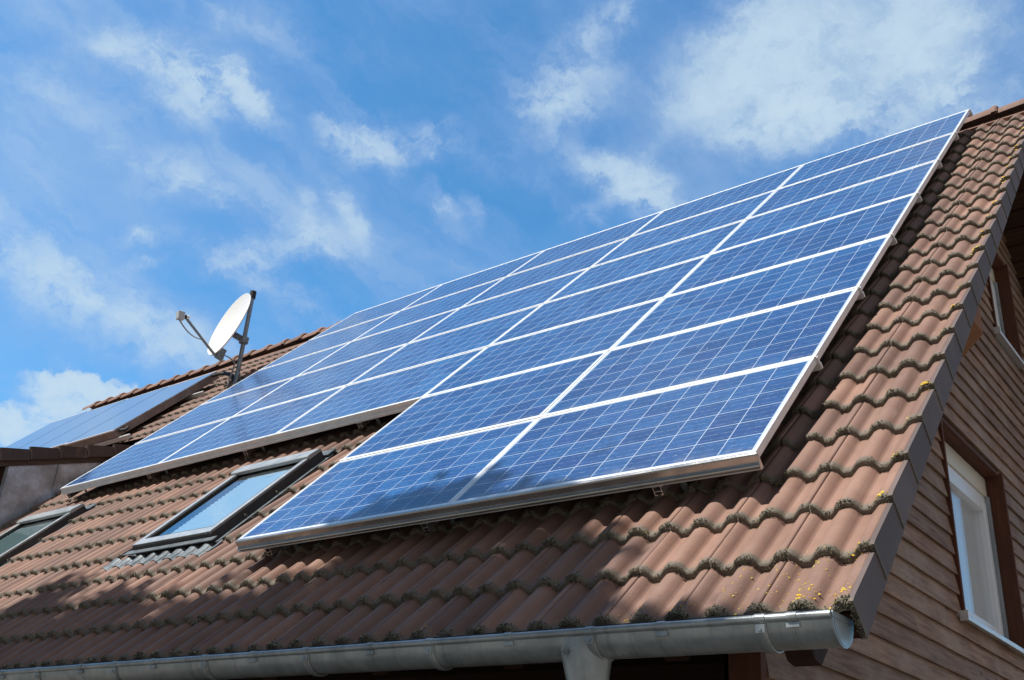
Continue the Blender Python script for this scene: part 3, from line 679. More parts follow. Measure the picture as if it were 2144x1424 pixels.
# skylights ----------------------------------------------------------
def skylight(u0, u1, v0, v1, label, sky_tint_blind):
    wt = -0.104; f = MB(True); t = 0.05
    f.box((u0, v0, -0.205), (u0 + t, v1, wt - 0.012)); f.box((u1 - t, v0, -0.205), (u1, v1, wt - 0.012))
    f.box((u0 + t, v0, -0.205), (u1 - t, v0 + t, wt - 0.012)); f.box((u0 + t, v1 - t, -0.205), (u1 - t, v1, wt - 0.012))
    fr = f.build('skylight', M_DGREY, house, 0.004, label)
    c = MB(True); g = 0.006
    c.box((u0 + g, v0 + g, wt - 0.011), (u0 + 0.055, v1 - 0.15, wt)); c.box((u1 - 0.055, v0 + g, wt - 0.011), (u1 - g, v1 - 0.15, wt))
    c.box((u0 + 0.056, v0 + g, wt - 0.011), (u1 - 0.056, v0 + 0.085, wt - 0.001)); c.build('sash', M_LGREY, fr, 0.003)
    s = MB(True); s.box((u0 + 0.068, v0 + 0.092, wt - 0.020), (u0 + 0.080, v1 - 0.16, wt - 0.006)); s.box((u1 - 0.080, v0 + 0.092, wt - 0.020), (u1 - 0.068, v1 - 0.16, wt - 0.006))
    s.box((u0 + 0.081, v0 + 0.092, wt - 0.020), (u1 - 0.081, v0 + 0.102, wt - 0.006)); s.build('seal', M_BLACK, fr)
    h = MB(True); h.prism([(v1 - 0.150, wt - 0.012), (v1 - 0.150, wt + 0.014), (v1 - 0.135, wt + 0.020), (v1 - 0.012, wt + 0.012), (v1 + 0.004, wt - 0.012)], u0 - 0.004, u1 + 0.004, axis=0); h.build('hood', M_LGREY, fr, 0.002)
    p = MB(True); p.raw([(u0 + 0.056, v0 + 0.086, wt - 0.022), (u1 - 0.056, v0 + 0.086, wt - 0.022), (u1 - 0.056, v1 - 0.14, wt - 0.022), (u0 + 0.056, v1 - 0.14, wt - 0.022)], [(0, 1, 2, 3)]); p.build('pane', M_SKYL, fr)
    i = MB(True)
    if sky_tint_blind:
        n = 44; rws = []; ub0 = u0 + 0.07 + (0.17 if sky_tint_blind is True else 0.0)  # sheet stops short: its zigzag edge stands in for the frame's cast shadow
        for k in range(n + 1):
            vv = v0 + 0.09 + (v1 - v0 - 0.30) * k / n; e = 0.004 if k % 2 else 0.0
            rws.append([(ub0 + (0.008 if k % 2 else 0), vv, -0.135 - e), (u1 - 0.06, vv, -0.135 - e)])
        i.sheet(rws, smooth=False); mb, _, _ = mat('sky_tinted_pleats', (0.50, 0.66, 0.76) if sky_tint_blind is True else (0.26, 0.36, 0.36), 0.8); i.build('sky_tint_blind', mb, fr)  # tints stand in for sky reflected in the pane; teal sheet added for it
        i = MB(True)
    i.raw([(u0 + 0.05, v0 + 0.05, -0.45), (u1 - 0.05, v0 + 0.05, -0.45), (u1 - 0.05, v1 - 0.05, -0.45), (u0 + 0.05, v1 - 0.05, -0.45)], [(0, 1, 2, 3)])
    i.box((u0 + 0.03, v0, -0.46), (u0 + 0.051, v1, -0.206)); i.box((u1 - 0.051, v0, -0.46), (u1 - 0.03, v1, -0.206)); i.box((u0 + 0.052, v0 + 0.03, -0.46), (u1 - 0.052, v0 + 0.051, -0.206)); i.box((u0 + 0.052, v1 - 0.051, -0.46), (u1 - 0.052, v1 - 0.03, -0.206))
    mi, _, _ = mat('sky_tinted_lining', (0.42, 0.50, 0.55), 0.7); i.build('lining', mi, fr)  # blue-grey lift imitates sky reflected in the pane above
    hd = MB(True); um = (u0 + u1) / 2 + 0.1; hd.box((um - 0.05, v1 - 0.27, wt - 0.05), (um + 0.05, v1 - 0.25, wt - 0.028)); hd.build('handle', M_WHITE, fr, 0.003)
    # side gutters and the dressed lead apron that follows the tile waves
    fl = MB(True); fl.box((u1 + 0.001, v0 - 0.03, -0.186), (u1 + 0.05, v1 + 0.05, -0.180)); fl.box((u0 - 0.05, v0 - 0.03, -0.186), (u0 - 0.001, v1 + 0.05, -0.180))
    fl.box((u0 - 0.06, v0 - 0.055, -0.150), (u1 + 0.06, v0 - 0.001, -0.142))
    fl.box((u0 - 0.04, v1 + 0.001, -0.17), (u1 + 0.04, v1 + 0.10, -0.158))
    rws = []
    uu = np.arange(u0 - 0.20, u1 + 0.16, 0.0075)
    for (vv, off) in ((v0 - 0.045, 0.016), (v0 - 0.10, 0.006), (v0 - 0.13, 0.005), (v0 - 0.165, 0.004), (v0 - 0.18, 0.003)):
        base = WC - STEP * (((vv - EAVE) % GAUGE) / GAUGE)
        rws.append([(float(q_), vv + 0.006 * math.sin(q_ * 31), base + float(profile(q_)) * (0.6) + off + 0.0015 * math.sin(q_ * 77)) for q_ in uu])
    fl.sheet(rws); fl.build('flashing', M_LEAD, fr)
skylight(*SKY[0], 'larger looking roof window with grey frame and sky tinted pleated blinds beside the lower solar panels', True)
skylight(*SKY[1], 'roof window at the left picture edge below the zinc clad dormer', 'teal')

# dormer -------------------------------------------------------------
XD = -9.10; SL = 0.35; YM, ZM = 2.657, 2.445       # shed dormer roof line, top of its verge tiles
def dz(y): return ZM + SL * (y - YM)
dm = MB()
q = [(-9.17, 1.30, dz(1.30) - 0.21), (-9.17, 2.9, dz(2.9) - 0.21), (-9.17, 2.9, 2.60), (-9.17, 1.30, 1.02)]
dm.raw([(-9.17, 1.30, 0.95), (-9.17, 3.1, 2.75), (-9.17, 2.62, dz(2.62) - 0.20), (-9.17, 1.30, dz(1.30) - 0.20), (-9.24, 1.30, 0.95), (-9.24, 3.1, 2.75), (-9.24, 2.62, dz(2.62) - 0.20), (-9.24, 1.30, dz(1.30) - 0.20)],
       [(0, 1, 2, 3), (7, 6, 5, 4), (0, 4, 5, 1), (1, 5, 6, 2), (2, 6, 7, 3), (3, 7, 4, 0)])
for y in (1.30, 1.835, 2.35):
    z1 = dz(y) - 0.205; z0_ = y - 0.36
    dm.box((-9.17, y - 0.007, z0_), (-9.150, y + 0.007, z1))
dormer = dm.build('dormer', M_ZINCW, house, label='shed dormer with zinc clad cheek and dark verge tiles')
df = MB(); df.box((-16.0, 1.32, 0.9), (-9.25, 1.40, dz(1.35) - 0.2)); df.build('dormer_front', M_DARKW, dormer)
fa = MB(); fa.raw([(x, y, dz(y) + o_) for x in (-9.165, -9.14) for (y, o_) in ((0.85, -0.20), (2.64, -0.20), (2.64, -0.13), (0.85, -0.13))], [(0, 1, 2, 3), (7, 6, 5, 4), (0, 4, 5, 1), (1, 5, 6, 2), (2, 6, 7, 3), (3, 7, 4, 0)]); fa.cr = 0.3
fa.build('bargeboard', M_BOARD, dormer)
ds = MB()
q = [(x, y, dz(y) + o_) for x in (-16.0, -9.13) for (y, o_) in ((0.80, -0.13), (2.70, -0.13), (2.70, -0.03), (0.80, -0.03))]
ds.raw(q, [(0, 1, 2, 3), (7, 6, 5, 4), (0, 4, 5, 1), (1, 5, 6, 2), (2, 6, 7, 3), (3, 7, 4, 0)]); ds.build('dormer_deck', M_DARKW, dormer)
aD = math.atan(SL); cD, sD = math.cos(aD), math.sin(aD)
def TD(x, v, w): return (x, 0.80 + v * cD - w * sD, dz(0.80) + v * sD + w * cD)
V = []; F = []; Ll = []; Rr = []; nv = 0
for j in range(6):
    for k in range(24):
        uR = XD + 0.0 - 0.30 * k; uu = uR - us[::-1] * 1.0
        if j == 5 and k > 24: continue
        hh = profile(uu - XD + 0.518)
        rr = random.random()
        for a, (dv, dw) in enumerate(zip((0, 0, 0.01, 0.06, 0.39), (-0.03, -0.008, 0, 0, 0))):
            for u_, h_ in zip(uu, hh): V.append(TD(u_, j * 0.335 + dv, h_ + dw - 0.03 * dv / 0.335)); Ll.append((1, 1, 0.9, 0.4, 0.1)[a]); Rr.append(rr)
        nc = len(uu)
        for a in range(4):
            for c_ in range(nc - 1): i = nv + a * nc + c_; F.append((i, i + 1, i + 1 + nc, i + nc))
        nv += 5 * nc
mesh_np('dormer_tiles', V, F, M_TILE, dormer, {'lip': Ll, 'rnd': Rr})
verge_plates(XD + 0.012, 0.02, 6, 0.0, 0.335, 0.004, 0.135, 'dormer_verge', dormer, TD)
ep = MB(); ep.tube([(-9.95, 1.12, 0.92), (-9.50, 1.12, 0.93), (-9.36, 1.10, 0.915), (-9.27, 1.05, 0.86), (-9.24, 1.03, 0.82)], 0.048, 16, caps=False)
ep.tube([(-9.24, 1.03, 0.82), (-9.36, 1.10, 0.915)], 0.044, 16, caps=False); ep.build('drain_pipe', M_ZINC, dormer)

# ------------------------------------------------------------------ photovoltaic modules: 29 of them, each its own thing
CU, RV = 1.642, 1.0
MU, MV = 1.634, 0.975
def make_module():
    root = empty('photovoltaic_module', (0, 0, 0), ROOFROT)
    f = MB(); fl = 0.0145; t = 0.036
    f.box((0, 0, -t), (MU, fl, 0)); f.box((0, MV - fl, -t), (MU, MV, 0)); f.box((0, fl, -t), (fl, MV - fl, 0)); f.box((MU - fl, fl, -t), (MU, MV - fl, 0))
    f.build('frame', M_ALU, root, 0.0012)
    me = bpy.data.meshes.new('cells'); w = -0.0025
    me.from_pydata([(fl, fl, w), (MU - fl, fl, w), (MU - fl, MV - fl, w), (fl, MV - fl, w), (fl, fl, w - 0.006), (MU - fl, fl, w - 0.006), (MU - fl, MV - fl, w - 0.006), (fl, MV - fl, w - 0.006)], [], [(0, 1, 2, 3), (7, 6, 5, 4)])
    uv = me.uv_layers.new(name='UVMap'); pu, pv = 0.1585, 0.1548
    mu = (MU - 2 * fl - 10 * pu) / 2 / pu; mv = (MV - 2 * fl - 6 * pv) / 2 / pv
    for li, (a, b) in enumerate([(-mu, -mv), (10 + mu, -mv), (10 + mu, 6 + mv), (-mu, 6 + mv)] * 2): uv.data[li].uv = (a, b)
    me.materials.append(M_PV); o = bpy.data.objects.new('cells', me); COL.objects.link(o); o.parent = root
    return root
proto = make_module()
ROWN = {6: 'topmost', 5: 'second', 4: 'third', 3: 'fourth', 2: 'fifth', 1: 'sixth', 0: 'lowest'}
COLN = {0: 'at the right end', 1: 'second from the right', 2: 'middle one', 3: 'fourth from the right', 4: 'at the left end'}
first = True
for r in range(7):
    for c in range(5 if r >= 2 else 2):
        if first: o = proto; first = False
        else:
            o = proto.copy(); COL.objects.link(o)
            for ch in list(proto.children):
                q = ch.copy(); COL.objects.link(q); q.parent = o
        o.rotation_euler = (TH + R_(random.uniform(-0.07, 0.07)), R_(random.uniform(-0.05, 0.05)), 0)
        o.location = T(-CU * c - MU - (0.0 if c == 0 else 0.0), r * RV + 0.0125, 0.0)
        if r >= 2: lab = 'blue solar panel in the %s row of the array, %s' % (ROWN[r], COLN[c])
        elif r == 1: lab = 'blue solar panel in the short row just above the lowest row, %s' % ('right one' if c == 0 else 'left one')
        else: lab = 'blue solar panel in the lowest row above the gutter, %s' % ('right one' if c == 0 else 'left one')
        tag(o, lab, 'solar panel', 'solar panels of the array on the main roof')
# cross rails: the bright strips between the rows, running with the eave
def rail_obj(name, shapes, material, label, group):
    b = MB(True); shapes(b); o = b.build(name, material, None, 0.0008); tag(o, label, 'mounting rail', group); return o
LE = {0: -2 * CU, 1: -2 * CU, 2: -5 * CU}
for r in range(8):
    uL = -2 * CU + 0.008 if r < 2 else -5 * CU + 0.008
    v = r * RV
    def sh(b, r=r, v=v, uL=uL):
        if r in (0,): segs = [('end', uL, 0.006)]
        elif r == 2: segs = [('end', uL, -2 * CU), ('mid', -2 * CU, 0.006)]
        elif r == 7: segs = [('top', uL, 0.006)]
        else: segs = [('mid', uL, 0.006)]
        for kind, a, e in segs:
            if kind == 'mid':
                b.prism([(v - 0.0105, 0.0005), (v - 0.0105, 0.004), (v + 0.0105, 0.004), (v + 0.0105, 0.0005)], a, e)
                b.prism([(v - 0.011, -0.070), (v - 0.011, 0.0003), (v + 0.011, 0.0003), (v + 0.011, -0.070)], a + 0.002, e - 0.001)
            elif kind == 'end':
                d = 0.002 if r == 0 else 0.015
                o_ = v - 0.001 if r == 0 else v + 0.012
                # deep front profile: face, upper lip, groove, lower lip
                b.prism([(o_, -0.001), (o_ - 0.006, -0.002), (o_ - 0.008, -0.010), (o_ - 0.005, -0.040), (o_ - 0.019, -0.047), (o_ - 0.021, -0.053), (o_ - 0.007, -0.052), (o_ - 0.006, -0.060), (o_ - 0.017, -0.065), (o_ - 0.018, -0.070), (o_, -0.070)], a - 0.004, e)
                if r == 2: b.box((a, v, -0.070), (e, v + 0.011, -0.0365))
                else: b.box((a + 0.001, v - 0.0008, -0.069), (e - 0.001, v + 0.0125, 0.0002))
            else:
                b.prism([(v - 0.013, -0.070), (v - 0.013, 0.0005), (v + 0.004, 0.0005), (v + 0.004, -0.070)], a, e)
        if r > 0:   # plug at the gable end
            b.box((0.0062, v - 0.009, -0.066), (0.013, v + 0.009, -0.002)); b.box((0.0131, v - 0.009, -0.066), (0.017, v + 0.009, -0.036))
        else:
            b.prism([(-0.020, -0.054), (-0.004, -0.001), (0.004, -0.001), (0.004, -0.070), (-0.018, -0.070)], 0.0062, 0.010)
    nm = ['along the lowest edge of the array, its end nearest the gutter', 'between the lowest and the next row of panels', 'below the fifth row, its left part over the roof windows', 'between the fourth and fifth row of panels',
          'between the third and fourth row of panels', 'between the second and third row of panels', 'between the topmost and second row of panels', 'along the top edge of the array by the ridge'][r]
    rail_obj('cross_rail', sh, M_ALU if r not in (0,) else M_ALUR, 'long bright aluminium strip ' + nm, 'horizontal rails of the solar array')
# carrier rails up the slope with roof hooks
names = {-0.486: 'rightmost of those under the lowest panels', -1.835: 'middle one under the lowest panels', -3.04: 'leftmost of those under the lowest panels',
         -3.972: 'under the upper array, just right of the big roof window', -5.35: 'under the upper array, above the big roof window', -6.739: 'under the upper array, left of the big roof window', -8.10: 'under the far left corner of the upper array'}
for u, nm in names.items():
    v0 = -0.012 if u > -3.3 else 1.99
    b = MB(True); hw = 0.021; t = 0.0035
    b.box((u - hw, v0, -0.075), (u + hw, 6.95, -0.0712)); b.box((u - hw, v0, -0.118), (u - hw + t, 6.95, -0.0752)); b.box((u + hw - t, v0, -0.118), (u + hw, 6.95, -0.0752))
    b.box((u - hw + t, v0, -0.100), (u + hw - t, 6.95, -0.0965))
    b.box((u - hw + t, v0, -0.118), (u - 0.007, 6.95, -0.1145)); b.box((u + 0.007, v0, -0.118), (u + hw - t, 6.95, -0.1145))
    b.box((u - hw - 0.002, v0 - 0.004, -0.0745), (u + hw + 0.016, v0 + 0.001, -0.0700))
    o = b.build('carrier_rail', M_ALUR, None, 0.0006); tag(o, 'aluminium rail end ' + nm, 'mounting rail', 'carrier rails under the solar array')
    v = v0 + 0.16
    while v < 6.9:
        h = MB(True); h.box((u + 0.024, v, -0.19), (u + 0.056, v + 0.006, -0.085)); h.box((u + 0.024, v + 0.0065, -0.19), (u + 0.056, v + 0.20, -0.184)); h.build('roof_hook', M_STEEL, o); v += 1.2 if u > -3.3 else 1.65

# ------------------------------------------------------------------ thermal collectors on the far part of the roof
CW = 1.135; cn = ['rightmost of the four, next to the dish mast', 'second of the four from the right', 'third of the four from the right', 'leftmost of the four']
def collector_mesh():
    root = empty('solar_collector', (0, 0, 0), ROOFROT)
    b = MB(); Lc = 1.86
    b.box((0.004, 0, -0.105), (CW - 0.004, Lc, -0.004)); b.build('casing', M_BRONZE, root, 0.004)
    g = MB(); g.box((0.014, 0.014, -0.0035), (CW - 0.014, Lc - 0.014, 0.001)); g.build('glass_cover', M_COLL, root)
    e = MB(); e.box((0.002, -0.006, -0.014), (CW - 0.002, 0.010, 0.003)); e.build('edge_trim', M_ALU, root)
    e = MB(); e.box((0.002, Lc - 0.012, -0.010), (CW - 0.002, Lc + 0.004, 0.003)); e.build('edge_trim', M_ALU, root)
    return root
cp0 = collector_mesh()
for i in range(4):
    if i == 0: o = cp0
    else:
        o = cp0.copy(); COL.objects.link(o)
        for ch in list(cp0.children): q = ch.copy(); COL.objects.link(q); q.parent = o
    o.location = T(-10.02 - CW * (i + 1), 4.03 + 0.05 * i, 0.0)
    tag(o, 'flat dark glass thermal collector ' + cn[i], 'solar collector', 'thermal collectors behind the dormer')
for (v, lab) in ((4.02, 'pale mounting bar sticking out below the thermal collectors'), (5.32, 'pale mounting bar sticking out beside the upper thermal collectors')):
    b = MB(True); b.box((-14.6, v, -0.165), (-9.80, v + 0.05, -0.108)); b.box((-9.7995, v + 0.004, -0.161), (-9.79, v + 0.046, -0.112)); tag(b.build('mounting_bar', M_GREYP, None, 0.004), lab, 'mounting bar', 'bars carrying the thermal collectors')
b = MB(True); b.tube([(-10.02, 5.80, -0.03), (-9.86, 5.82, -0.04), (-9.60, 5.72, -0.06), (-9.42, 5.62, -0.12), (-9.36, 5.60, -0.20)], [0.02, 0.022, 0.03, 0.045, 0.05], 10)
tag(b.build('insulated_pipe', M_BLACK), 'black insulated pipe running from the collectors into the tiles', 'pipe')
b = MB(True); b.tube([(-10.03, 4.12, -0.05), (-9.97, 4.09, -0.045), (-9.93, 4.12, -0.06), (-10.00, 4.22, -0.06)], 0.022, 8); tag(b.build('pipe_joint', M_BLACK), 'black pipe joint at the lower corner of the thermal collectors', 'pipe joint')
b = MB(True)
for k in range(7):
    t = k / 6; b.tube([(-9.30 + 0.02, 5.72, -0.13)] * 1 + [(-9.30 + 0.9 * t0, 5.70 + 0.14 * t0, -0.136 + 0.012 * math.sin(t0 * 20)) for t0 in np.linspace(0, 1, 12)], 0.006, 5); break
tag(b.build('orange_cable', M_ORANGE), 'thin orange cable lying on the tiles beside the dish mast', 'cable')

# ------------------------------------------------------------------ satellite dish
mb_ = Vector((-9.235, 3.96, 3.74)); mt_ = Vector((-9.205, 3.95, 5.035))
dish = empty('satellite_dish', mb_); tag(dish, 'white satellite dish with feed arm on a grey pole', 'satellite dish')
def loc(p): return Vector(p) - mb_
b = MB(); b.tube([loc(mb_ - Vector((0, 0, 0.2))), loc(mt_)], 0.030, 14); b.build('mast', M_STEEL, dish)
b = MB(); b.tube([loc(mt_ - Vector((0, 0, 0.03))), loc(mt_ + Vector((0.001, 0, 0.075)))], 0.044, 16); b.build('mast_cap', M_BLACK, dish, 0.006)
nrm = (Vector((-0.2235, -0.8533, 0.2510)) + 0.07 * (Vector(cam.location) - Vector((-9.455, 3.83, 4.625))).normalized()).normalized()
rgt = Vector((0, 0, 1)).cross(nrm).normalized(); upv = nrm.cross(rgt).normalized()
# dish centre on the ray through the picture centre of the bowl, in front of the mast
dc = Vector((-9.455, 3.83, 4.625))
b = MB(); ra, rb, dep = 0.455, 0.50, 0.075; rws = []
for s_ in (0.001, 0.15, 0.3, 0.45, 0.6, 0.75, 0.9, 0.975, 1.0, 1.012, 1.012, 0.995, 0.90, 0.6, 0.3, 0.001):
    rws.append(s_)
sheet = []
for i, s_ in enumerate(rws):
    back = i >= 10
    ring = []
    for t in np.linspace(0, 2 * math.pi, 48, endpoint=False):
        h = dep * (s_ * s_ - 1) if s_ <= 1.0 else 0.004
        if back: h = dep * (min(s_, 1) ** 2 - 1) - 0.014
        ring.append(loc(dc) + rgt * (ra * s_ * math.cos(t)) + upv * (rb * s_ * math.sin(t)) + nrm * h)
    sheet.append(ring)
b.sheet(sheet, closed=True); b.build('reflector', M_WHITE, dish)
lnb = dc + nrm * 0.57 - upv * 0.27 + rgt * 0.0
foot = dc - upv * 0.52 - nrm * 0.02
b = MB(); b.tube([loc(foot - nrm * 0.12 + upv * 0.02), loc(foot), loc(lnb - (lnb - foot).normalized() * 0.03)], 0.019, 8); b.build('feed_arm', M_STEEL, dish)
b = MB(); aim = (dc - upv * 0.05 - lnb).normalized(); sd_ = aim.cross(Vector((0, 0, 1))).normalized(); u2 = sd_.cross(aim).normalized()
def obox(b, c, ax, hs):
    vs = [loc(c) + ax[0] * (sx * hs[0]) + ax[1] * (sy * hs[1]) + ax[2] * (sz_ * hs[2]) for sx in (-1, 1) for sy in (-1, 1) for sz_ in (-1, 1)]
    b.raw(vs, [(0, 1, 3, 2), (4, 6, 7, 5), (0, 4, 5, 1), (2, 3, 7, 6), (0, 2, 6, 4), (1, 5, 7, 3)])
obox(b, lnb - aim * 0.065, (aim, sd_, u2), (0.045, 0.045, 0.055)); b.build('receiver', M_GREYP, dish, 0.008)
b = MB(); b.tube([loc(lnb - aim * 0.018), loc(lnb + aim * 0.015)], 0.030, 14); b.build('receiver_clamp', M_BLACK, dish)
b = MB(); b.tube([loc(lnb + aim * 0.016), loc(lnb + aim * 0.05)], 0.034, 14); b.build('feed_horn', M_WHITE, dish)
b = MB(); mh = mb_.lerp(mt_, 0.485)
obox(b, (dc - nrm * 0.10 - upv * 0.10).lerp(mh, 0.5), ((mh - (dc - nrm * 0.10 - upv * 0.10)).normalized(), Vector((0, 0, 1)), (mh - dc).cross(Vector((0, 0, 1))).normalized()), (0.13, 0.045, 0.035))
obox(b, mh, (Vector((1, 0, 0)), Vector((0, 1, 0)), Vector((0, 0, 1))), (0.045, 0.045, 0.05))
b.tube([loc(mh + Vector((-0.02, 0, 0.02))), loc(mh + Vector((0.11, 0.0, -0.01)))], 0.006, 6); b.tube([loc(mh + Vector((-0.02, 0, -0.03))), loc(mh + Vector((0.09, 0.0, -0.04)))], 0.006, 6)
obox(b, foot + upv * 0.06 - nrm * 0.06, (nrm, rgt, upv), (0.05, 0.03, 0.08))
b.build('bracket', M_STEEL, dish, 0.003)
def cat_pts(a, c, sag, n=14):
    return [loc(a.lerp(c, t) + Vector((0, 0, -sag * 4 * t * (1 - t)))) for t in np.linspace(0, 1, n)]
b = MB(); mid = lnb.lerp(foot, 0.55)
for k, off in enumerate((0.0, 0.012)):
    pts = cat_pts(lnb - aim * 0.08 + Vector((off, 0, -0.05)), mid + Vector((0, 0, -0.02)), 0.06) + cat_pts(mid + Vector((0, 0, -0.02)), foot + Vector((0, 0, -0.02)), 0.0, 4)[1:] + \
        cat_pts(foot + Vector((0, 0, -0.02)), mb_ + Vector((-0.06 - off, -0.02, 0.30)), -0.06, 10)[1:] + cat_pts(mb_ + Vector((-0.06 - off, -0.02, 0.30)), mb_ + Vector((-0.08 - 2 * off, -0.06, -0.03)), 0.02, 6)[1:]
    b.tube(pts, 0.0065, 6)
b.build('cable', M_CABLE, dish)
b = MB(); b.tube([loc(mb_ + Vector((0, 0, 0.09))), loc(mb_ + Vector((0, 0, 0.15)))], 0.0325, 14); b.build('tape_band', M_COPPER, dish)

# ------------------------------------------------------------------ moss along the tile edges and lichen spots
camp = np.array(cam.location)
OCT = np.array([(1, 0, 0), (-1, 0, 0), (0, 1, 0), (0, -1, 0), (0, 0, 1), (0, 0, -1)], float)
OF = np.array([(0, 2, 4), (2, 1, 4), (1, 3, 4), (3, 0, 4), (2, 0, 5), (1, 2, 5), (3, 1, 5), (0, 3, 5)])
def lumps(name, P, S, rnd, material, flat=1.0):
    n = len(P); rot = RNG.random((n, 6, 3)) * 0.5 + 0.75
    V = P[:, None, :] + OCT[None] * rot * S[:, None, :]
    V = V.reshape(-1, 3)
    Vw = np.stack([V[:, 0], V[:, 1] * CT - V[:, 2] * ST, V[:, 1] * ST + V[:, 2] * CT], 1)
    F = (OF[None] + np.arange(n)[:, None, None] * 6).reshape(-1, 3)
    return mesh_np(name, Vw, F, material, None, {'rnd': np.repeat(rnd, 6)}, smooth=False)
P = []; S = []; Rn = []
def hidden(u, v):
    if v > 0.12 and v < 6.9 and u < -0.12:
        if v > 2.12 and u > -8.1: return True
        if v < 2.2 and u > -3.2: return True
    return False
def w_noise(x): return 0.5 + 0.5 * np.sin(x * 7.3 + 1.3 * np.sin(x * 3.1) + 2 * np.sin(x * 1.13))
for j in range(24):
    vj = EAVE + j * GAUGE
    umin = -7.0 if j < 2 else (-11.5 if vj < 1.7 else -15.0)
    u = 0.53
    while u > umin:
        seg = 0.15
        uc = u - seg / 2
        if not hidden(uc, vj) and not (uc < -9.2 and 1.3 < vj < 3.6):
            Pw = np.array(T(uc, vj, WC)); dist = np.linalg.norm(Pw - camp)
            n = int(np.clip(2600 / dist ** 1.75, 12, 330) * (1.45 if j == 0 else 1.0))
            amt = 0.12 + 1.25 * w_noise(uc * 2.3 + j * 5.7) * (0.6 + 0.6 * random.random())
            if j > 16: amt *= 0.7
            n = int(n * amt * 0.78)
            sz = 0.0025 * (dist / 3.6) ** 0.45 * (1.25 if j == 0 else 1.0)
            uu = u - RNG.random(n) * seg
            h = profile(uu) + DOME; keep = RNG.random(n) < 0.45 + 0.75 * (h / DOME); uu = uu[keep]; h = h[keep]; n = len(uu)
            if n == 0: u -= seg; continue
            dv = np.abs(RNG.normal(0, 0.0085 if j else 0.013, n)) - 0.003
            face = RNG.random(n) < 0.42
            top = WC + h - DOME + np.abs(RNG.normal(0, 0.0022, n)) + (0.003 if j == 0 else 0.0)
            w = np.where(face, WC + h - DOME - RNG.random(n) * 0.027, top); dv = np.where(face, -0.003 - RNG.random(n) * 0.005, dv)
            P.append(np.stack([uu, vj + dv, w], 1)); s = sz * (0.6 + RNG.random(n) * 0.9); S.append(np.stack([s, s, s * 0.85], 1))
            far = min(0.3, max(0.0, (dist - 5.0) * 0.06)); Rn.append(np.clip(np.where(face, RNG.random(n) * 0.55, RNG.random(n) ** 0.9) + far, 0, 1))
        u -= seg
for j in range(6):                                  # the mossy lower edges of the verge plates
    n = 260 if j == 0 else 60
    ww = WC - RNG.random(n) * (0.135 if j == 0 else 0.05)
    s = 0.0026 * (0.6 + RNG.random(n)); P.append(np.stack([0.527 + RNG.random(n) * 0.018, EAVE + j * GAUGE - 0.006 + RNG.normal(0, 0.002, n), ww], 1)); S.append(np.stack([s, s, s], 1)); Rn.append(RNG.random(n))
P = np.concatenate(P); S = np.concatenate(S); Rn = np.concatenate(Rn)
tag(lumps('moss', P, S, Rn, M_MOSS), 'grey green moss growing along the tile edges', kind='stuff')
P = []; S = []; Rn = []
def spots(uc, vc, n, sp, size):
    uu = uc + RNG.normal(0, sp, n); vv = vc + RNG.normal(0, sp, n)
    for a, b_ in zip(uu, vv):
        if a > 0.535 or b_ < EAVE + 0.004: continue
        fr_ = ((b_ - EAVE) % GAUGE)
        w = WC + float(profile(a)) - STEP * fr_ / GAUGE + 0.0006
        s = size * (0.35 + RNG.random() ** 2 * 1.2); P.append((a, b_, w)); S.append((s, s * 0.8, 0.0016)); Rn.append(RNG.random())
for c in range(38):
    u = 0.5 - RNG.random() ** 1.6 * 4.5; spots(u, EAVE + 0.035 + RNG.random() * 0.07, int(4 + RNG.random() * 12), 0.022, 0.0042)
for c in range(16):
    u = 0.52 - RNG.random() * 0.5; spots(u, EAVE + 0.05 + RNG.random() * 0.35, int(4 + RNG.random() * 10), 0.03, 0.0036)
for j in range(0, 22):
    k = 4.0 if j in (0, 1, 2, 5, 8, 11, 13, 16) else 1.3
    spots(0.50 - RNG.random() * 0.03, EAVE + j * GAUGE + 0.016, int(9 * k * (0.4 + RNG.random())), 0.013, 0.0058 * (1 + j * 0.045))
for c in range(260):
    u = 0.52 - RNG.random() ** 1.3 * 3.6; v = EAVE + RNG.random() * 0.65; spots(u, v, 1, 0.01, 0.0026)
P = np.array(P); S = np.array(S)
tag(lumps('lichen', P, S, np.array(Rn), M_LICH), 'yellow orange lichen spots on the lower and outer tiles', kind='stuff')
P = []; S = []; Rn = []
for c in range(420):
    u = 0.52 - RNG.random() ** 1.3 * 3.4; v = EAVE + RNG.random() ** 1.5 * 0.8; spots(u, v, 1, 0.01, 0.0021)
tag(lumps('pale_lichen', np.array(P), np.array(S), np.array(Rn), M_WLICH), 'tiny pale lichen dots on the lower tiles', kind='stuff')

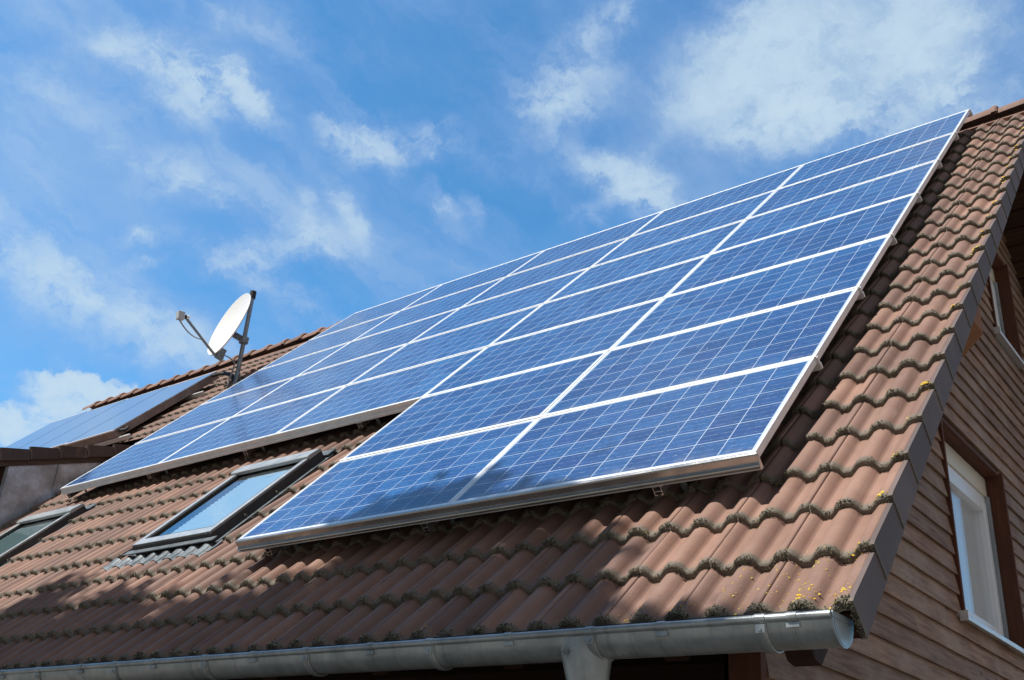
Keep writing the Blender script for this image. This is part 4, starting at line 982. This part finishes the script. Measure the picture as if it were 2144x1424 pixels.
# ------------------------------------------------------------------ two trees in the front garden, outside the view, that dapple the lower roof
ml, nt, p = mat('leaf', rough=0.55); nt.links.new(mixc(nt, attr(nt, 'rnd'), (0.035, 0.075, 0.018), (0.09, 0.14, 0.035)), p.inputs['Base Color'])
mk, nt, p = mat('bark', rough=0.9); nt.links.new(mixc(nt, noise(nt, objco(nt), 12.0, 5.0), (0.06, 0.045, 0.03), (0.16, 0.12, 0.09)), p.inputs['Base Color'])
def tree(uc, vc, t, rad, n, label, seed):
    rg = np.random.default_rng(seed)
    c0 = np.array(T(uc, vc, WC)) + np.array(SUN) * t
    u = rg.normal(0, 1, (150, 3)); u /= np.linalg.norm(u, axis=1)[:, None]
    cl = u * (rg.random((150, 1)) ** 0.45)
    idx = rg.integers(0, 150, n); q = cl[idx] + rg.normal(0, 0.085, (n, 3))
    P = c0 + q * np.array(rad)
    d1 = rg.normal(0, 1, (n, 3)); d1 /= np.linalg.norm(d1, axis=1)[:, None]; d2 = np.cross(d1, rg.normal(0, 1, (n, 3))); d2 /= np.linalg.norm(d2, axis=1)[:, None]
    L = (0.085 + 0.05 * rg.random((n, 1)))
    V = np.stack([P - d1 * L, P + d2 * L * 0.55, P + d1 * L, P - d2 * L * 0.55], 1).reshape(-1, 3)
    F = np.arange(n * 4).reshape(-1, 4)
    b = MB(); base = Vector((c0[0] + 0.3, c0[1] - 0.2, GZ)); top = Vector(c0 + np.array([0, 0, rad[2] * 0.4]))
    b.tube([base, base.lerp(top, 0.35) + Vector((0.1, 0, 0)), base.lerp(top, 0.7), top], [0.20, 0.14, 0.10, 0.03], 12)
    for k in range(0, 150, 5):
        s0 = base.lerp(top, 0.35 + 0.5 * rg.random()); e = Vector(c0 + cl[k] * np.array(rad)); b.tube([s0, s0.lerp(e, 0.5) + Vector((0, 0, 0.15)), e], [0.05, 0.03, 0.008], 6)
    root = empty('garden_tree', base); tag(root, label, 'tree', 'trees in the front garden')
    tr = b.build('trunk', mk); tr.parent = root; tr.matrix_parent_inverse = Matrix.Translation(-base)
    cr = mesh_np('crown', V, F, ml, None, {'rnd': np.repeat(rg.random(n), 4)}, smooth=False); cr.parent = root; cr.matrix_parent_inverse = Matrix.Translation(-base)
tree(-1.75, -2.05, 9.0, (2.0, 1.9, 2.0), 70000, 'leafy garden tree whose shadow falls on the tiles under the lowest panels', 3)
tree(-4.75, -2.25, 9.2, (1.95, 2.1, 2.0), 55000, 'leafy garden tree whose shadow falls on the lower left tiles', 5)
bpy.context.view_layer.update()
